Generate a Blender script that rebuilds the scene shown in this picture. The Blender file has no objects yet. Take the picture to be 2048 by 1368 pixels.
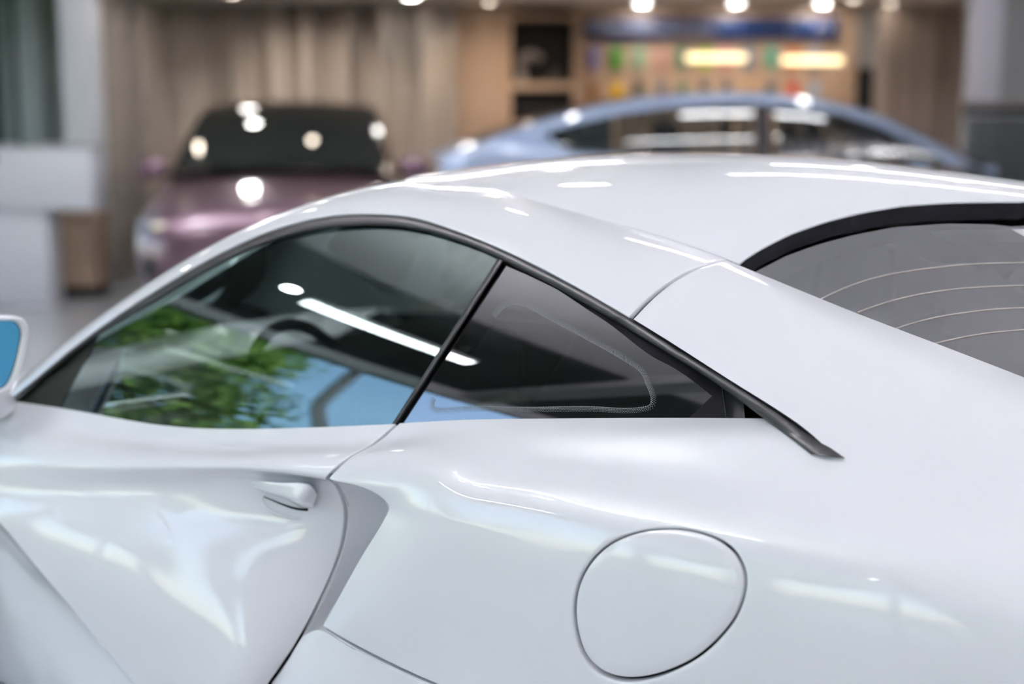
import bpy, bmesh, math, random
import numpy as np
from mathutils import Vector, Matrix

random.seed(7)
rng = np.random.default_rng(7)
S = bpy.context.scene
COL = S.collection

# ------------------------------------------------------------------ camera
F = 2844.4                      # focal length in pixels of the 2048x1368 frame (50 mm on 36 mm)
EYE = 1.35
PITCH = math.atan((684 - 230) / F)
cam_d = bpy.data.cameras.new('camera')
cam_d.lens = 50.0
cam_d.sensor_width = 36.0
cam_d.clip_start = 0.05
cam_d.clip_end = 300
cam_d.dof.use_dof = True
cam_d.dof.focus_distance = 2.22
cam_d.dof.aperture_fstop = 1.6
cam = bpy.data.objects.new('camera', cam_d)
COL.objects.link(cam)
cam.location = (0, 0, EYE)
cam.rotation_euler = (math.pi / 2 - PITCH, 0, 0)
S.camera = cam

# ------------------------------------------------------------------ colour management, world
S.view_settings.view_transform = 'Standard'
S.view_settings.look = 'None'
S.view_settings.gamma = 1.0
S.view_settings.use_curve_mapping = False
S.view_settings.exposure = 0.80

S.cycles.max_bounces = 7
S.cycles.diffuse_bounces = 4
S.cycles.glossy_bounces = 4
S.cycles.transparent_max_bounces = 10
S.cycles.caustics_reflective = False
S.cycles.caustics_refractive = False
S.cycles.use_adaptive_sampling = True
S.cycles.adaptive_threshold = .03
S.cycles.sample_clamp_indirect = 8.0

w = bpy.data.worlds.new('world')
S.world = w
w.use_nodes = True
wn = w.node_tree
wn.nodes.clear()
wo = wn.nodes.new('ShaderNodeOutputWorld')
wb = wn.nodes.new('ShaderNodeBackground')
sky = wn.nodes.new('ShaderNodeTexSky')
sky.sky_type = 'NISHITA'
sky.sun_disc = False
sky.sun_elevation = math.radians(48)
sky.sun_rotation = math.radians(200)
sky.air_density = 1.0
sky.dust_density = 0.6
wb.inputs['Strength'].default_value = 0.42
wn.links.new(sky.outputs[0], wb.inputs['Color'])
wn.links.new(wb.outputs[0], wo.inputs['Surface'])

sun_d = bpy.data.lights.new('sun', 'SUN')
sun_d.energy = 6.0
sun_d.angle = math.radians(1.5)
sun_d.color = (1.0, 0.95, 0.86)
sun = bpy.data.objects.new('sun', sun_d)
COL.objects.link(sun)
sun.rotation_euler = (math.radians(42), 0, math.radians(78))   # over the building, onto the trees outside

# ------------------------------------------------------------------ helpers: views, splines, meshes
CP, SP = math.cos(PITCH), math.sin(PITCH)
CAM = np.array([0.0, 0.0, EYE])

def ray(px, py):
    a = (px - 1024.0) / F
    b = -(py - 684.0) / F
    return np.array([a, CP + b * SP, -SP + b * CP])

def at(px, py, Y):
    """world point seen at a pixel of the photograph, standing at world depth Y"""
    d = ray(px, py)
    return CAM + d * (Y / d[1])

def project(P):
    q = np.asarray(P, float) - CAM
    depth = q[..., 1] * CP - q[..., 2] * SP
    up = q[..., 1] * SP + q[..., 2] * CP
    return np.stack([1024 + F * q[..., 0] / depth, 684 - F * up / depth], -1)

def nspl(t, P, q):
    t = np.asarray(t, float); P = np.asarray(P, float); q = np.asarray(q, float)
    n = len(t); shp = P.shape[1:]
    P2 = P.reshape(n, -1)
    if n == 2:
        r = P2[0] + (P2[1] - P2[0]) * ((q - t[0]) / (t[1] - t[0]))[:, None]
        return r.reshape((len(q),) + shp)
    h = np.diff(t)
    A = np.zeros((n, n)); B = np.zeros((n, P2.shape[1]))
    A[0, 0] = A[-1, -1] = 1
    for i in range(1, n - 1):
        A[i, i - 1] = h[i - 1]; A[i, i] = 2 * (h[i - 1] + h[i]); A[i, i + 1] = h[i]
        B[i] = 6 * ((P2[i + 1] - P2[i]) / h[i] - (P2[i] - P2[i - 1]) / h[i - 1])
    M = np.linalg.solve(A, B)
    k = np.clip(np.searchsorted(t, q, side='right') - 1, 0, n - 2)
    hh = h[k][:, None]; a = (t[k + 1] - q)[:, None]; b = (q - t[k])[:, None]
    r = (M[k] * a ** 3 + M[k + 1] * b ** 3) / (6 * hh) + (P2[k] / hh - M[k] * hh / 6) * a + (P2[k + 1] / hh - M[k + 1] * hh / 6) * b
    return r.reshape((len(q),) + shp)

def pchip(t, P, q):
    t = np.asarray(t, float); P = np.asarray(P, float); q = np.asarray(q, float)
    n = len(t); shp = P.shape[1:]
    P2 = P.reshape(n, -1)
    h = np.diff(t)[:, None]; d = np.diff(P2, axis=0) / h
    m = np.zeros_like(P2)
    for i in range(1, n - 1):
        w1 = 2 * h[i] + h[i - 1]; w2 = h[i] + 2 * h[i - 1]
        with np.errstate(divide='ignore', invalid='ignore'):
            hm = (w1 + w2) / (w1 / d[i - 1] + w2 / d[i])
        m[i] = np.where(d[i - 1] * d[i] > 0, np.nan_to_num(hm), 0)
    m[0] = d[0]; m[-1] = d[-1]
    k = np.clip(np.searchsorted(t, q, side='right') - 1, 0, n - 2)
    hh = h[k]; s = ((q - t[k])[:, None]) / hh
    r = P2[k] * (2 * s ** 3 - 3 * s ** 2 + 1) + hh * m[k] * (s ** 3 - 2 * s ** 2 + s) + P2[k + 1] * (-2 * s ** 3 + 3 * s ** 2) + hh * m[k + 1] * (s ** 3 - s ** 2)
    return r.reshape((len(q),) + shp)

def curve(pts, n, fn=nspl):
    pts = np.asarray(pts, float)
    t = np.concatenate([[0], np.cumsum(np.linalg.norm(np.diff(pts, axis=0), axis=1))])
    return fn(t, pts, np.linspace(0, t[-1], n))

def smooth(G, it):
    G = G.copy()
    for _ in range(it):
        H = G.copy()
        H[1:-1, 1:-1] = G[1:-1, 1:-1] * .5 + (G[:-2, 1:-1] + G[2:, 1:-1] + G[1:-1, :-2] + G[1:-1, 2:]) * .125
        H[0, 1:-1] = G[0, 1:-1] * .5 + (G[0, :-2] + G[0, 2:]) * .25
        H[-1, 1:-1] = G[-1, 1:-1] * .5 + (G[-1, :-2] + G[-1, 2:]) * .25
        H[1:-1, 0] = G[1:-1, 0] * .5 + (G[:-2, 0] + G[2:, 0]) * .25
        H[1:-1, -1] = G[1:-1, -1] * .5 + (G[:-2, -1] + G[2:, -1]) * .25
        G = H
    return G

def gridsurf(ctrl, nu, nv, uk=None, vk=None, fu=nspl, fv=nspl, it=0):
    C = np.asarray(ctrl, float)
    R, K = C.shape[:2]
    uk = np.arange(K) if uk is None else uk
    vk = np.arange(R) if vk is None else vk
    A = fu(uk, C.transpose(1, 0, 2), np.linspace(uk[0], uk[-1], nu))      # nu,R,3
    G = fv(vk, A.transpose(1, 0, 2), np.linspace(vk[0], vk[-1], nv))      # nv,nu,3
    return smooth(G, it) if it else G

def normals(G):
    du = np.gradient(G, axis=1); dv = np.gradient(G, axis=0)
    n = np.cross(du, dv)
    return n / (np.linalg.norm(n, axis=2, keepdims=True) + 1e-12)

def link(name, me, mat, parent=None):
    o = bpy.data.objects.new(name, me)
    COL.objects.link(o)
    if mat is not None:
        me.materials.append(mat)
    if parent is not None:
        o.parent = parent
    return o

def mesh_obj(name, V, Fc, mat, parent=None, shade=True):
    me = bpy.data.meshes.new(name)
    me.from_pydata([tuple(map(float, v)) for v in V], [], [tuple(map(int, f)) for f in Fc])
    if shade:
        me.polygons.foreach_set('use_smooth', np.ones(len(me.polygons), bool))
    me.update()
    return link(name, me, mat, parent)

def grid_faces(nv, nu, flip=False, closed=False):
    f = []
    for i in range(nv - 1):
        for j in range(nu - (0 if closed else 1)):
            k = (j + 1) % nu
            q = (i * nu + j, i * nu + k, (i + 1) * nu + k, (i + 1) * nu + j)
            f.append(q[::-1] if flip else q)
    return f

def add_flange(G, N, sides, inset, r, depth):
    """roll the chosen edges (t, b, l, r) of a panel under, as sheet metal at a shut line"""
    def edge(b, c, n):
        out = b - c
        out = out - n * np.sum(out * n, axis=1, keepdims=True)
        out /= (np.linalg.norm(out, axis=1, keepdims=True) + 1e-12)
        b2 = b - out * inset
        rows = []
        for a in (30, 60, 90):
            a = math.radians(a)
            rows.append(b2 + out * r * math.sin(a) - n * r * (1 - math.cos(a)))
        rows.append(b2 + out * r - n * depth)
        return b2, rows
    if 't' in sides:
        b, rows = edge(G[0], G[2], N[0]); G = np.concatenate([np.array(rows[::-1]), b[None], G[1:]]); N = np.concatenate([np.repeat(N[:1], 4, 0), N])
    if 'b' in sides:
        b, rows = edge(G[-1], G[-3], N[-1]); G = np.concatenate([G[:-1], b[None], np.array(rows)]); N = np.concatenate([N, np.repeat(N[-1:], 4, 0)])
    if 'l' in sides:
        b, rows = edge(G[:, 0], G[:, 2], N[:, 0]); G = np.concatenate([np.array(rows[::-1]).transpose(1, 0, 2), b[:, None], G[:, 1:]], 1); N = np.concatenate([np.repeat(N[:, :1], 4, 1), N], 1)
    if 'r' in sides:
        b, rows = edge(G[:, -1], G[:, -3], N[:, -1]); G = np.concatenate([G[:, :-1], b[:, None], np.array(rows).transpose(1, 0, 2)], 1)
    return G

def oriented(G, ref):
    n = normals(G)
    return float(np.mean(np.sum(n * np.asarray(ref, float), axis=2))) >= 0

def panel(name, G, mat, parent, ref=(0, 1, .4), sides='', inset=.0032, r=.002, depth=.016, mirror=False):
    """a curved sheet from a grid of points; ref says which way is out"""
    ok = oriented(G, ref)
    N = normals(G) * (1 if ok else -1)
    G2 = add_flange(G, N, sides, inset, r, depth) if sides else G
    nv, nu = G2.shape[:2]
    o = mesh_obj(name, G2.reshape(-1, 3), grid_faces(nv, nu, not ok), mat, parent)
    if mirror:
        M = G2.reshape(-1, 3) * np.array([1, -1, 1])
        mesh_obj(name, M, grid_faces(nv, nu, ok), mat, parent)
    return o

def sweep(name, path, radius, mat, parent=None, seg=8, closed=False, cap=True):
    P = np.asarray(path, float); n = len(P)
    rad = np.full(n, radius) if np.isscalar(radius) else np.asarray(radius, float)
    T = np.gradient(P, axis=0)
    if closed:
        T = np.roll(P, -1, 0) - np.roll(P, 1, 0)
    T /= np.linalg.norm(T, axis=1, keepdims=True) + 1e-12
    ref = np.array([0.02, 0.03, 1.0]) if abs(T[0][2]) < .9 else np.array([1.0, 0.02, .03])
    V = []
    for i in range(n):
        a = np.cross(T[i], ref); a /= np.linalg.norm(a) + 1e-12
        b = np.cross(T[i], a)
        for k in range(seg):
            c = 2 * math.pi * k / seg
            V.append(P[i] + rad[i] * (a * math.cos(c) + b * math.sin(c)))
    fs = []
    for i in range(n if closed else n - 1):
        j = (i + 1) % n
        for k in range(seg):
            l = (k + 1) % seg
            fs.append((i * seg + k, i * seg + l, j * seg + l, j * seg + k))
    if cap and not closed:
        fs.append(tuple(range(seg)))
        fs.append(tuple(range((n - 1) * seg, n * seg))[::-1])
    return mesh_obj(name, V, fs, mat, parent)

def box(name, c, s, mat, parent=None, bevel=0.0, rz=0.0, seg=2):
    bm = bmesh.new()
    bmesh.ops.create_cube(bm, size=1.0)
    bmesh.ops.scale(bm, vec=s, verts=bm.verts)
    if bevel:
        bmesh.ops.bevel(bm, geom=bm.edges[:] , offset=bevel, segments=seg, affect='EDGES', profile=.5)
    bmesh.ops.rotate(bm, cent=(0, 0, 0), matrix=Matrix.Rotation(rz, 3, 'Z'), verts=bm.verts)
    bmesh.ops.translate(bm, vec=c, verts=bm.verts)
    me = bpy.data.meshes.new(name)
    bm.to_mesh(me); bm.free()
    if bevel:
        me.polygons.foreach_set('use_smooth', np.ones(len(me.polygons), bool))
        try:
            me.set_sharp_from_angle(angle=math.radians(40))
        except Exception:
            pass
    return link(name, me, mat, parent)

def lathe(name, prof, mat, parent=None, seg=32, axis='z', c=(0, 0, 0)):
    V = []; n = len(prof)
    for k in range(seg):
        a = 2 * math.pi * k / seg
        for r, h in prof:
            p = (r * math.cos(a), r * math.sin(a), h)
            if axis == 'y': p = (p[0], p[2], p[1])
            V.append((p[0] + c[0], p[1] + c[1], p[2] + c[2]))
    fs = []
    for k in range(seg):
        l = (k + 1) % seg
        for i in range(n - 1):
            fs.append((k * n + i, l * n + i, l * n + i + 1, k * n + i + 1))
    o = mesh_obj(name, V, fs, mat, parent)
    bm = bmesh.new(); bm.from_mesh(o.data)
    bmesh.ops.remove_doubles(bm, verts=bm.verts, dist=1e-6)
    bmesh.ops.recalc_face_normals(bm, faces=bm.faces)
    bm.to_mesh(o.data); bm.free()
    try:
        o.data.set_sharp_from_angle(angle=math.radians(50))
    except Exception:
        pass
    return o

def empty(name, loc=(0, 0, 0), rz=0.0):
    o = bpy.data.objects.new(name, None)
    COL.objects.link(o)
    o.location = loc
    o.rotation_euler = (0, 0, rz)
    o.empty_display_size = .2
    return o

def tag(o, label, cat, group=None, kind=None):
    if label: o['label'] = label
    if cat: o['category'] = cat
    if group: o['group'] = group
    if kind: o['kind'] = kind
    return o

def structure(o, label=None):
    o['kind'] = 'structure'
    if label: o['label'] = label
    return o

# ------------------------------------------------------------------ materials
def mat_new(name):
    m = bpy.data.materials.new(name)
    m.use_nodes = True
    return m, m.node_tree, m.node_tree.nodes['Principled BSDF']

def pmat(name, col, rough=.5, metal=0.0, coat=0.0, spec=.5, noise=None, emit=None, estr=0, bump=0):
    m, nt, b = mat_new(name)
    b.inputs['Base Color'].default_value = (*col, 1)
    b.inputs['Roughness'].default_value = rough
    b.inputs['Metallic'].default_value = metal
    b.inputs['Specular IOR Level'].default_value = spec
    b.inputs['Coat Weight'].default_value = coat
    b.inputs['Coat Roughness'].default_value = .015
    if noise:
        scale, amt = noise
        tc = nt.nodes.new('ShaderNodeTexCoord')
        n = nt.nodes.new('ShaderNodeTexNoise'); n.inputs['Scale'].default_value = scale; n.inputs['Detail'].default_value = 4
        mx = nt.nodes.new('ShaderNodeMix'); mx.data_type = 'RGBA'
        mx.inputs[6].default_value = (*[c * (1 - amt) for c in col], 1)
        mx.inputs[7].default_value = (*[min(1, c * (1 + amt)) for c in col], 1)
        nt.links.new(tc.outputs['Object'], n.inputs['Vector'])
        nt.links.new(n.outputs['Fac'], mx.inputs[0])
        nt.links.new(mx.outputs[2], b.inputs['Base Color'])
        if bump:
            bp = nt.nodes.new('ShaderNodeBump'); bp.inputs['Strength'].default_value = bump; bp.inputs['Distance'].default_value = .01
            nt.links.new(n.outputs['Fac'], bp.inputs['Height']); nt.links.new(bp.outputs[0], b.inputs['Normal'])
    if emit:
        b.inputs['Emission Color'].default_value = (*emit, 1)
        b.inputs['Emission Strength'].default_value = estr
    return m

def glassmat(name, tint, ior=1.5, refl=(1, 1, 1), rough=0.0, boost=1.0):
    """thin pane: tinted see-through plus a mirror coat by Fresnel"""
    m = bpy.data.materials.new(name); m.use_nodes = True
    nt = m.node_tree; nt.nodes.clear()
    out = nt.nodes.new('ShaderNodeOutputMaterial')
    tr = nt.nodes.new('ShaderNodeBsdfTransparent'); tr.inputs[0].default_value = (*tint, 1)
    gl = nt.nodes.new('ShaderNodeBsdfGlossy'); gl.inputs['Color'].default_value = (*refl, 1); gl.inputs['Roughness'].default_value = rough
    fr = nt.nodes.new('ShaderNodeFresnel'); fr.inputs['IOR'].default_value = ior
    geo = nt.nodes.new('ShaderNodeNewGeometry')
    mx = nt.nodes.new('ShaderNodeMixShader')
    # same Fresnel on both faces of the pane
    ior_n = nt.nodes.new('ShaderNodeMix'); ior_n.data_type = 'FLOAT'
    ior_n.inputs[2].default_value = ior; ior_n.inputs[3].default_value = 1 / ior if False else ior
    nt.links.new(geo.outputs['Backfacing'], ior_n.inputs[0])
    nt.links.new(fr.outputs[0], mx.inputs[0])
    nt.links.new(tr.outputs[0], mx.inputs[1]); nt.links.new(gl.outputs[0], mx.inputs[2])
    nt.links.new(mx.outputs[0], out.inputs['Surface'])
    return m

def emat(name, col, strength):
    m = bpy.data.materials.new(name); m.use_nodes = True
    nt = m.node_tree; nt.nodes.clear()
    out = nt.nodes.new('ShaderNodeOutputMaterial')
    e = nt.nodes.new('ShaderNodeEmission'); e.inputs[0].default_value = (*col, 1); e.inputs[1].default_value = strength
    nt.links.new(e.outputs[0], out.inputs['Surface'])
    return m

M = {}
M['white'] = pmat('white_car_paint', (.79, .80, .845), .38, coat=1.0)
M['rubber'] = pmat('black_rubber', (.018, .018, .02), .42, noise=(60, .25))
M['gloss_black'] = pmat('gloss_black', (.006, .006, .007), .12)
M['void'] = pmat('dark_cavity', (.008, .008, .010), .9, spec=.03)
M['intake'] = M['white']
M['frit'] = pmat('ceramic_frit', (.012, .012, .014), .35)
M['corner'] = pmat('corner_trim', (.012, .014, .012), .5, spec=.15)
M['dots'] = pmat('frit_dots', (.26, .29, .30), .5)
M['side_glass'] = glassmat('side_glass', (.26, .32, .31), 2.3, (.84, 1.0, .98))
M['rear_glass'] = glassmat('rear_glass', (.44, .47, .54), 4.0, (.95, .95, 1.0))
M['quarter_glass'] = glassmat('quarter_glass', (.28, .33, .34), 2.55, (.96, .95, 1.0))
M['frost'] = pmat('brake_lens', (.45, .46, .48), .25)
M['wire'] = pmat('heating_wire', (.50, .46, .43), .5)
M['mirror_blue'] = pmat('blue_mirror', (.10, .42, .68), .03, metal=1.0)
M['seat'] = pmat('dark_leather', (.035, .038, .042), .5, noise=(40, .2))
M['cabin'] = pmat('cabin_trim', (.03, .033, .035), .6)
M['tyre'] = pmat('tyre', (.02, .02, .02), .8)
M['alloy'] = pmat('alloy', (.45, .46, .48), .28, metal=1.0)
M['steel'] = pmat('brake_steel', (.35, .35, .36), .35, metal=1.0)

# ================================================================== the room
FL = -.20          # showroom floor; the white and the blue car stand on low podiums
def wave_mat(name, c1, c2, scale, rough=.8):
    m, nt, b = mat_new(name)
    tc = nt.nodes.new('ShaderNodeTexCoord'); n = nt.nodes.new('ShaderNodeTexNoise')
    mp_ = nt.nodes.new('ShaderNodeMapping'); mp_.inputs['Scale'].default_value = (scale, scale, scale * .06)
    n.inputs['Scale'].default_value = 3; n.inputs['Detail'].default_value = 5
    mx = nt.nodes.new('ShaderNodeMix'); mx.data_type = 'RGBA'
    mx.inputs[6].default_value = (*c1, 1); mx.inputs[7].default_value = (*c2, 1)
    nt.links.new(tc.outputs['Object'], mp_.inputs[0]); nt.links.new(mp_.outputs[0], n.inputs['Vector'])
    nt.links.new(n.outputs['Fac'], mx.inputs[0]); nt.links.new(mx.outputs[2], b.inputs['Base Color'])
    b.inputs['Roughness'].default_value = rough
    return m

M['floor'] = pmat('polished_floor', (.52, .52, .53), .16, noise=(.8, .06))
M['ceiling'] = pmat('ceiling_paint', (.82, .81, .82), .8, noise=(2, .03))
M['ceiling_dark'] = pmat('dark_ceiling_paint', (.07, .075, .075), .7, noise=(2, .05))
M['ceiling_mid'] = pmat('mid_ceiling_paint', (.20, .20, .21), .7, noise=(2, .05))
M['soffit'] = pmat('soffit_paint', (.80, .74, .69), .7, noise=(2, .04))
M['fascia'] = pmat('dim_facing_grey', (.42, .42, .43), .7, noise=(1.5, .03))  # kept darker than the soffit so the car roof reflects less
M['wall'] = pmat('wall_paint', (.55, .55, .57), .7, noise=(1.5, .03))
M['wall_grey'] = pmat('grey_wall', (.50, .50, .52), .7, noise=(1.5, .04))
M['white_paint'] = pmat('white_lacquer', (.84, .86, .92), .35, noise=(2, .02))
M['frame'] = pmat('window_frame', (.60, .66, .70), .4, noise=(4, .03))
M['pane'] = glassmat('facade_glass', (.90, .95, .94), 1.45)
M['wood'] = wave_mat('light_wood', (.52, .36, .25), (.60, .44, .32), 3.0, .55)
M['wood_dark'] = wave_mat('grey_wood', (.36, .29, .26), (.46, .38, .34), 3.0, .6)
M['curtain'] = wave_mat('curtain_fabric', (.36, .31, .27), (.44, .39, .34), 8.0, .9)
M['led'] = emat('led_panel', (.95, .96, 1.0), 15)
M['ceiling_fill'] = emat('ceiling_fill_glow', (1.0, .96, 1.0), 400)  # added glow that lifts the ceiling brightness
M['spot'] = emat('spot_lens', (1.0, .97, .92), 55)
M['spot_warm'] = emat('spot_lens_warm', (1.0, .86, .70), 26)
M['pendant'] = emat('pendant_glow', (1.0, .74, .40), 2.0)
M['fixture'] = pmat('fixture_white', (.7, .7, .7), .4)
M['black'] = pmat('matt_black', (.012, .012, .012), .8, noise=(5, .2))

X0, X1, Y0, Y1, ZC_ = -5.2, 7.0, -5.0, 17.0, 3.55
structure(box('floor', ((X0 + X1) / 2, (Y0 + Y1) / 2, FL - .05), (X1 - X0, Y1 - Y0, .1), M['floor']))
structure(box('ceiling', ((X0 + X1) / 2, (Y0 + 12.6) / 2, ZC_ + .05), (X1 - X0, 12.6 - Y0, .1), M['ceiling']))
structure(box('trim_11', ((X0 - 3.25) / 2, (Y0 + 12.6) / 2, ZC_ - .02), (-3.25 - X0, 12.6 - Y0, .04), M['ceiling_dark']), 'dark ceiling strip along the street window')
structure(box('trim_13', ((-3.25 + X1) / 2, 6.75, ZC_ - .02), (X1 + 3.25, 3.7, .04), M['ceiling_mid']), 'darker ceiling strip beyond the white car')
structure(box('trim_1', ((X0 + X1) / 2, 14.8, 2.60 + .5), (X1 - X0, 4.4, 1.0), M['soffit']), 'low soffit over the back of the showroom')
structure(box('trim_12', ((X0 + X1) / 2, 12.575, 3.1), (X1 - X0, .05, 1.0), M['fascia']), 'unseen grey facing added on the low soffit to dim the roof reflection')  # unseen facing, added to dim what the car roof reflects
structure(box('wall_back', ((X0 + X1) / 2, Y1 + .05, 1.2), (X1 - X0, .1, 2.8), M['wall']))
structure(box('wall_right', (X1 + .05, (Y0 + Y1) / 2, (ZC_ + FL) / 2), (.1, Y1 - Y0, ZC_ - FL), M['wall_grey']))
structure(box('wall_front', ((X0 + X1) / 2, Y0 - .05, (ZC_ + FL) / 2), (X1 - X0, .1, ZC_ - FL), M['wall']))
# glazed street side
wl = structure(box('wall_left', (X0 - .05, (Y0 + Y1) / 2, FL + .10), (.16, Y1 - Y0, .2), M['white_paint']))
hd_ = box('window_header', (X0 - .05, (Y0 + Y1) / 2, ZC_ - .10), (.16, Y1 - Y0, .2), M['white_paint'], wl)
npan = 11
pw_ = (Y1 - Y0) / npan
for i in range(npan + 1):
    box('mullion', (X0 - .05, Y0 + i * pw_, (ZC_ + FL) / 2), (.12, .09, ZC_ - FL - .36), M['frame'], wl, .008)
for i in range(npan):
    o = box('window_%d' % (i + 1), (X0 - .05, Y0 + (i + .5) * pw_, (ZC_ + FL) / 2), (.012, pw_ - .08, ZC_ - FL - .38), M['pane'])
    structure(o, 'tall clear pane of the street window')
# ceiling beams (their dark lines show in the side glass)
for i, yb_ in enumerate((-3.2, .05, 3.3, 9.0, 11.2)):
    structure(box('trim_%d' % (i + 2), ((X0 + X1) / 2, yb_, ZC_ - .09), (X1 - X0, .22, .18), M['wall_grey'], None, .01), 'grey beam across the ceiling')

# ---- outdoors: ground, trees
M['grass'] = pmat('lawn', (.10, .16, .05), .9, noise=(3, .4))
M['leaf'] = pmat('leaves', (.26, .40, .07), .6, noise=(1.2, .55))
M['leaf2'] = pmat('dark_leaves', (.10, .19, .06), .6, noise=(1.2, .55))
M['bark'] = pmat('bark', (.12, .09, .07), .9, noise=(9, .4))
gr = box('lawn', (-19, 5, FL - .12), (27, 60, .1), M['grass'])
structure(gr, 'lawn outside the street window'); gr.name = 'ground'

def tree(x, y, h, r, leafmat, label, n=7000):
    t = empty('tree', (x, y, FL - .07))
    tag(t, label, 'tree', 'trees outside the street window')
    path = np.array([[0, 0, -.05], [.06, .03, h * .3], [-.04, .05, h * .6], [.05, 0, h * .85]])
    sweep('trunk', curve(path, 10), np.linspace(.16, .05, 10), M['bark'], t, seg=8)
    V = []; fs = []
    cl = rng.normal(size=(26, 3)); cl /= np.linalg.norm(cl, axis=1, keepdims=True)
    cl = cl * rng.uniform(.35, .8, (26, 1)) * np.array([r, r, h * .28]) + np.array([0, 0, h * .68])
    for c in cl:
        for _ in range(n // 26):
            p = c + rng.normal(size=3) * r * .18
            a = rng.normal(size=3); a /= np.linalg.norm(a)
            b = np.cross(a, rng.normal(size=3)); b /= np.linalg.norm(b) + 1e-9
            s = rng.uniform(.06, .12)
            k = len(V)
            V += [p - a * s, p + b * s * .5, p + a * s, p - b * s * .5]
            fs.append((k, k + 1, k + 2, k + 3))
    o = mesh_obj('foliage', V, fs, leafmat, t, shade=False)
    return t
TREES = [(-9.6, -4.6, 6.6, 1.7, 'leaf'), (-10.6, -1.1, 3.4, 1.2, 'leaf'), (-9.0, 1.9, 6.4, 1.6, 'leaf'), (-9.6, 5.9, 6.4, 1.7, 'leaf'), (-8.8, 10.0, 5.4, 1.6, 'leaf2'), (-8.4, 14.1, 5.6, 1.6, 'leaf2'), (-8.6, 18.2, 5.6, 1.6, 'leaf2'), (-8.0, 22.6, 6.0, 1.8, 'leaf2'),
         (-14.2, -7.2, 7.0, 1.9, 'leaf2'), (-15.5, -.6, 6.4, 2.0, 'leaf2'), (-14.2, 4.2, 8.0, 2.0, 'leaf2'), (-14.6, 9.3, 7.5, 2.0, 'leaf2')]
WHERE = ['tall light green tree outside the front end of street window', 'low light green tree in front of the open sky outside', 'light green tree outside the window level with white car door', 'tall light green tree outside the window left of white car nose',
         'dark tree outside the window level with reception counter', 'dark tree outside the pane at the left edge', 'dark tree at the far corner outside the left window', 'furthest dark tree behind the pane at the left edge', 'tall dark tree in the back row behind the photographer',
         'dark tree in the back row beyond the low light green tree', 'tall dark tree in the back row beyond white car nose', 'tall dark tree in the back row beyond the counter']
for (x, y, h, r, lm), lb in zip(TREES, WHERE):
    tree(x, y, h, r, M[lm], lb)

# ---- lamps
def linear_light(cx, cy, length, along, label, wd=.10):
    t = empty('linear_light', (cx, cy, ZC_ - .30)); tag(t, label, 'lamp', 'linear ceiling lamps')
    s = (length, wd) if along == 'x' else (wd, length)
    box('housing', (0, 0, .035), (s[0] + .02, s[1] + .02, .05), M['fixture'], t, .006)
    box('ceiling_fill_strip', (0, 0, .066), (s[0], s[1] * .8, .012), M['ceiling_fill'] if cx > -3.2 and not 5 < cy < 8.5 else M['fixture'], t, .003)  # glowing strip added on top of the lamp to brighten the ceiling
    box('diffuser', (0, 0, 0), (s[0], s[1], .03), M['led'], t, .006)
    for e in (-.4, .4):
        p = (e * length, 0) if along == 'x' else (0, e * length)
        sweep('cable', np.array([[p[0], p[1], .07], [p[0], p[1], .295]]), .003, M['fixture'], t, seg=5)
    return t
LIN = [(-3.75, 1.55, 1.25, 'y', 'short white linear lamp hung nearest the street window'),
       (1.65, 5.7, 1.7, 'x', 'white linear lamp over the far side of the white car'),
       (2.2, 7.7, 1.6, 'x', 'shorter white linear lamp behind the one over the white car'),
       (-1.6, 2.1, 1.6, 'y', 'white linear lamp above the white car door'),
       (3.6, 1.6, 2.3, 'y', 'white linear lamp right of the white car tail'),
       (-3.0, 9.2, 2.3, 'y', 'white linear lamp between white car and purple car'),  # unseen lamp, placed here to brighten the counter
       (-1.6, -2.4, 2.3, 'y', 'white linear lamp behind the photographer, street side'),
       (2.6, -1.4, 2.3, 'y', 'white linear lamp behind the photographer, inner side'),
       (4.8, 4.2, 2.3, 'y', 'white linear lamp by the right wall'),
       (-.4, 9.4, 2.0, 'x', 'white linear lamp in front of the purple car')]
for l in LIN:
    linear_light(*l)

def downlight(x, y, z, label, r=.055, warm=False, group='ceiling downlights'):
    t = empty('downlight', (x, y, z)); tag(t, label, 'lamp', group)
    lathe('trim_ring', [(r, -.004), (r * 1.35, -.008), (r * 1.4, 0), (r, 0), (r, -.004)], M['fixture'], t, 20)
    lathe('lens', [(.0005, -.002), (r, -.002), (r, -.0005), (.0005, -.0005)], M['spot_warm' if warm else 'spot'], t, 20)
    return t
names_y = ['nearest the camera', 'over the white car', 'beyond the white car', 'before the purple car', 'over the purple car']
names_x = ['by the street window', 'left of centre', 'at the centre', 'right of centre', 'by the right wall']
for i, yy in enumerate((-1.5, 2.32, 5.4, 8.0, 10.4)):
    for j, xx in enumerate((-4.0, -2.1, .15, 2.7, 5.0)):
        if i == 1 and j == 2: continue
        downlight(xx, yy, ZC_ - (.042 if xx < -3.3 or 5 < yy < 8.5 else .002), 'round white ceiling downlight %s, %s' % (names_x[j], names_y[i]), .06)

# ================================================================== the white sports car
TH = math.radians(32)
FW = np.array([-math.cos(TH), math.sin(TH), 0.0])      # car's forward
LF = np.array([-math.sin(TH), -math.cos(TH), 0.0])     # car's left, towards the camera
_q = at(1320, 1210, 1.94)
CO = np.array([_q[0], _q[1], 0.0]) - .955 * LF

def to_world(P):
    P = np.asarray(P, float)
    return CO + P[..., :1] * FW + P[..., 1:2] * LF + P[..., 2:3] * np.array([0, 0, 1.0])

def to_car(Wp):
    q = np.asarray(Wp, float) - CO
    return np.stack([q @ FW, q @ LF, q[..., 2]], -1)

_c0 = to_car(CAM)

def cray(px, py):
    d = ray(px, py)
    return np.array([d @ FW, d @ LF, d[2]])

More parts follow.
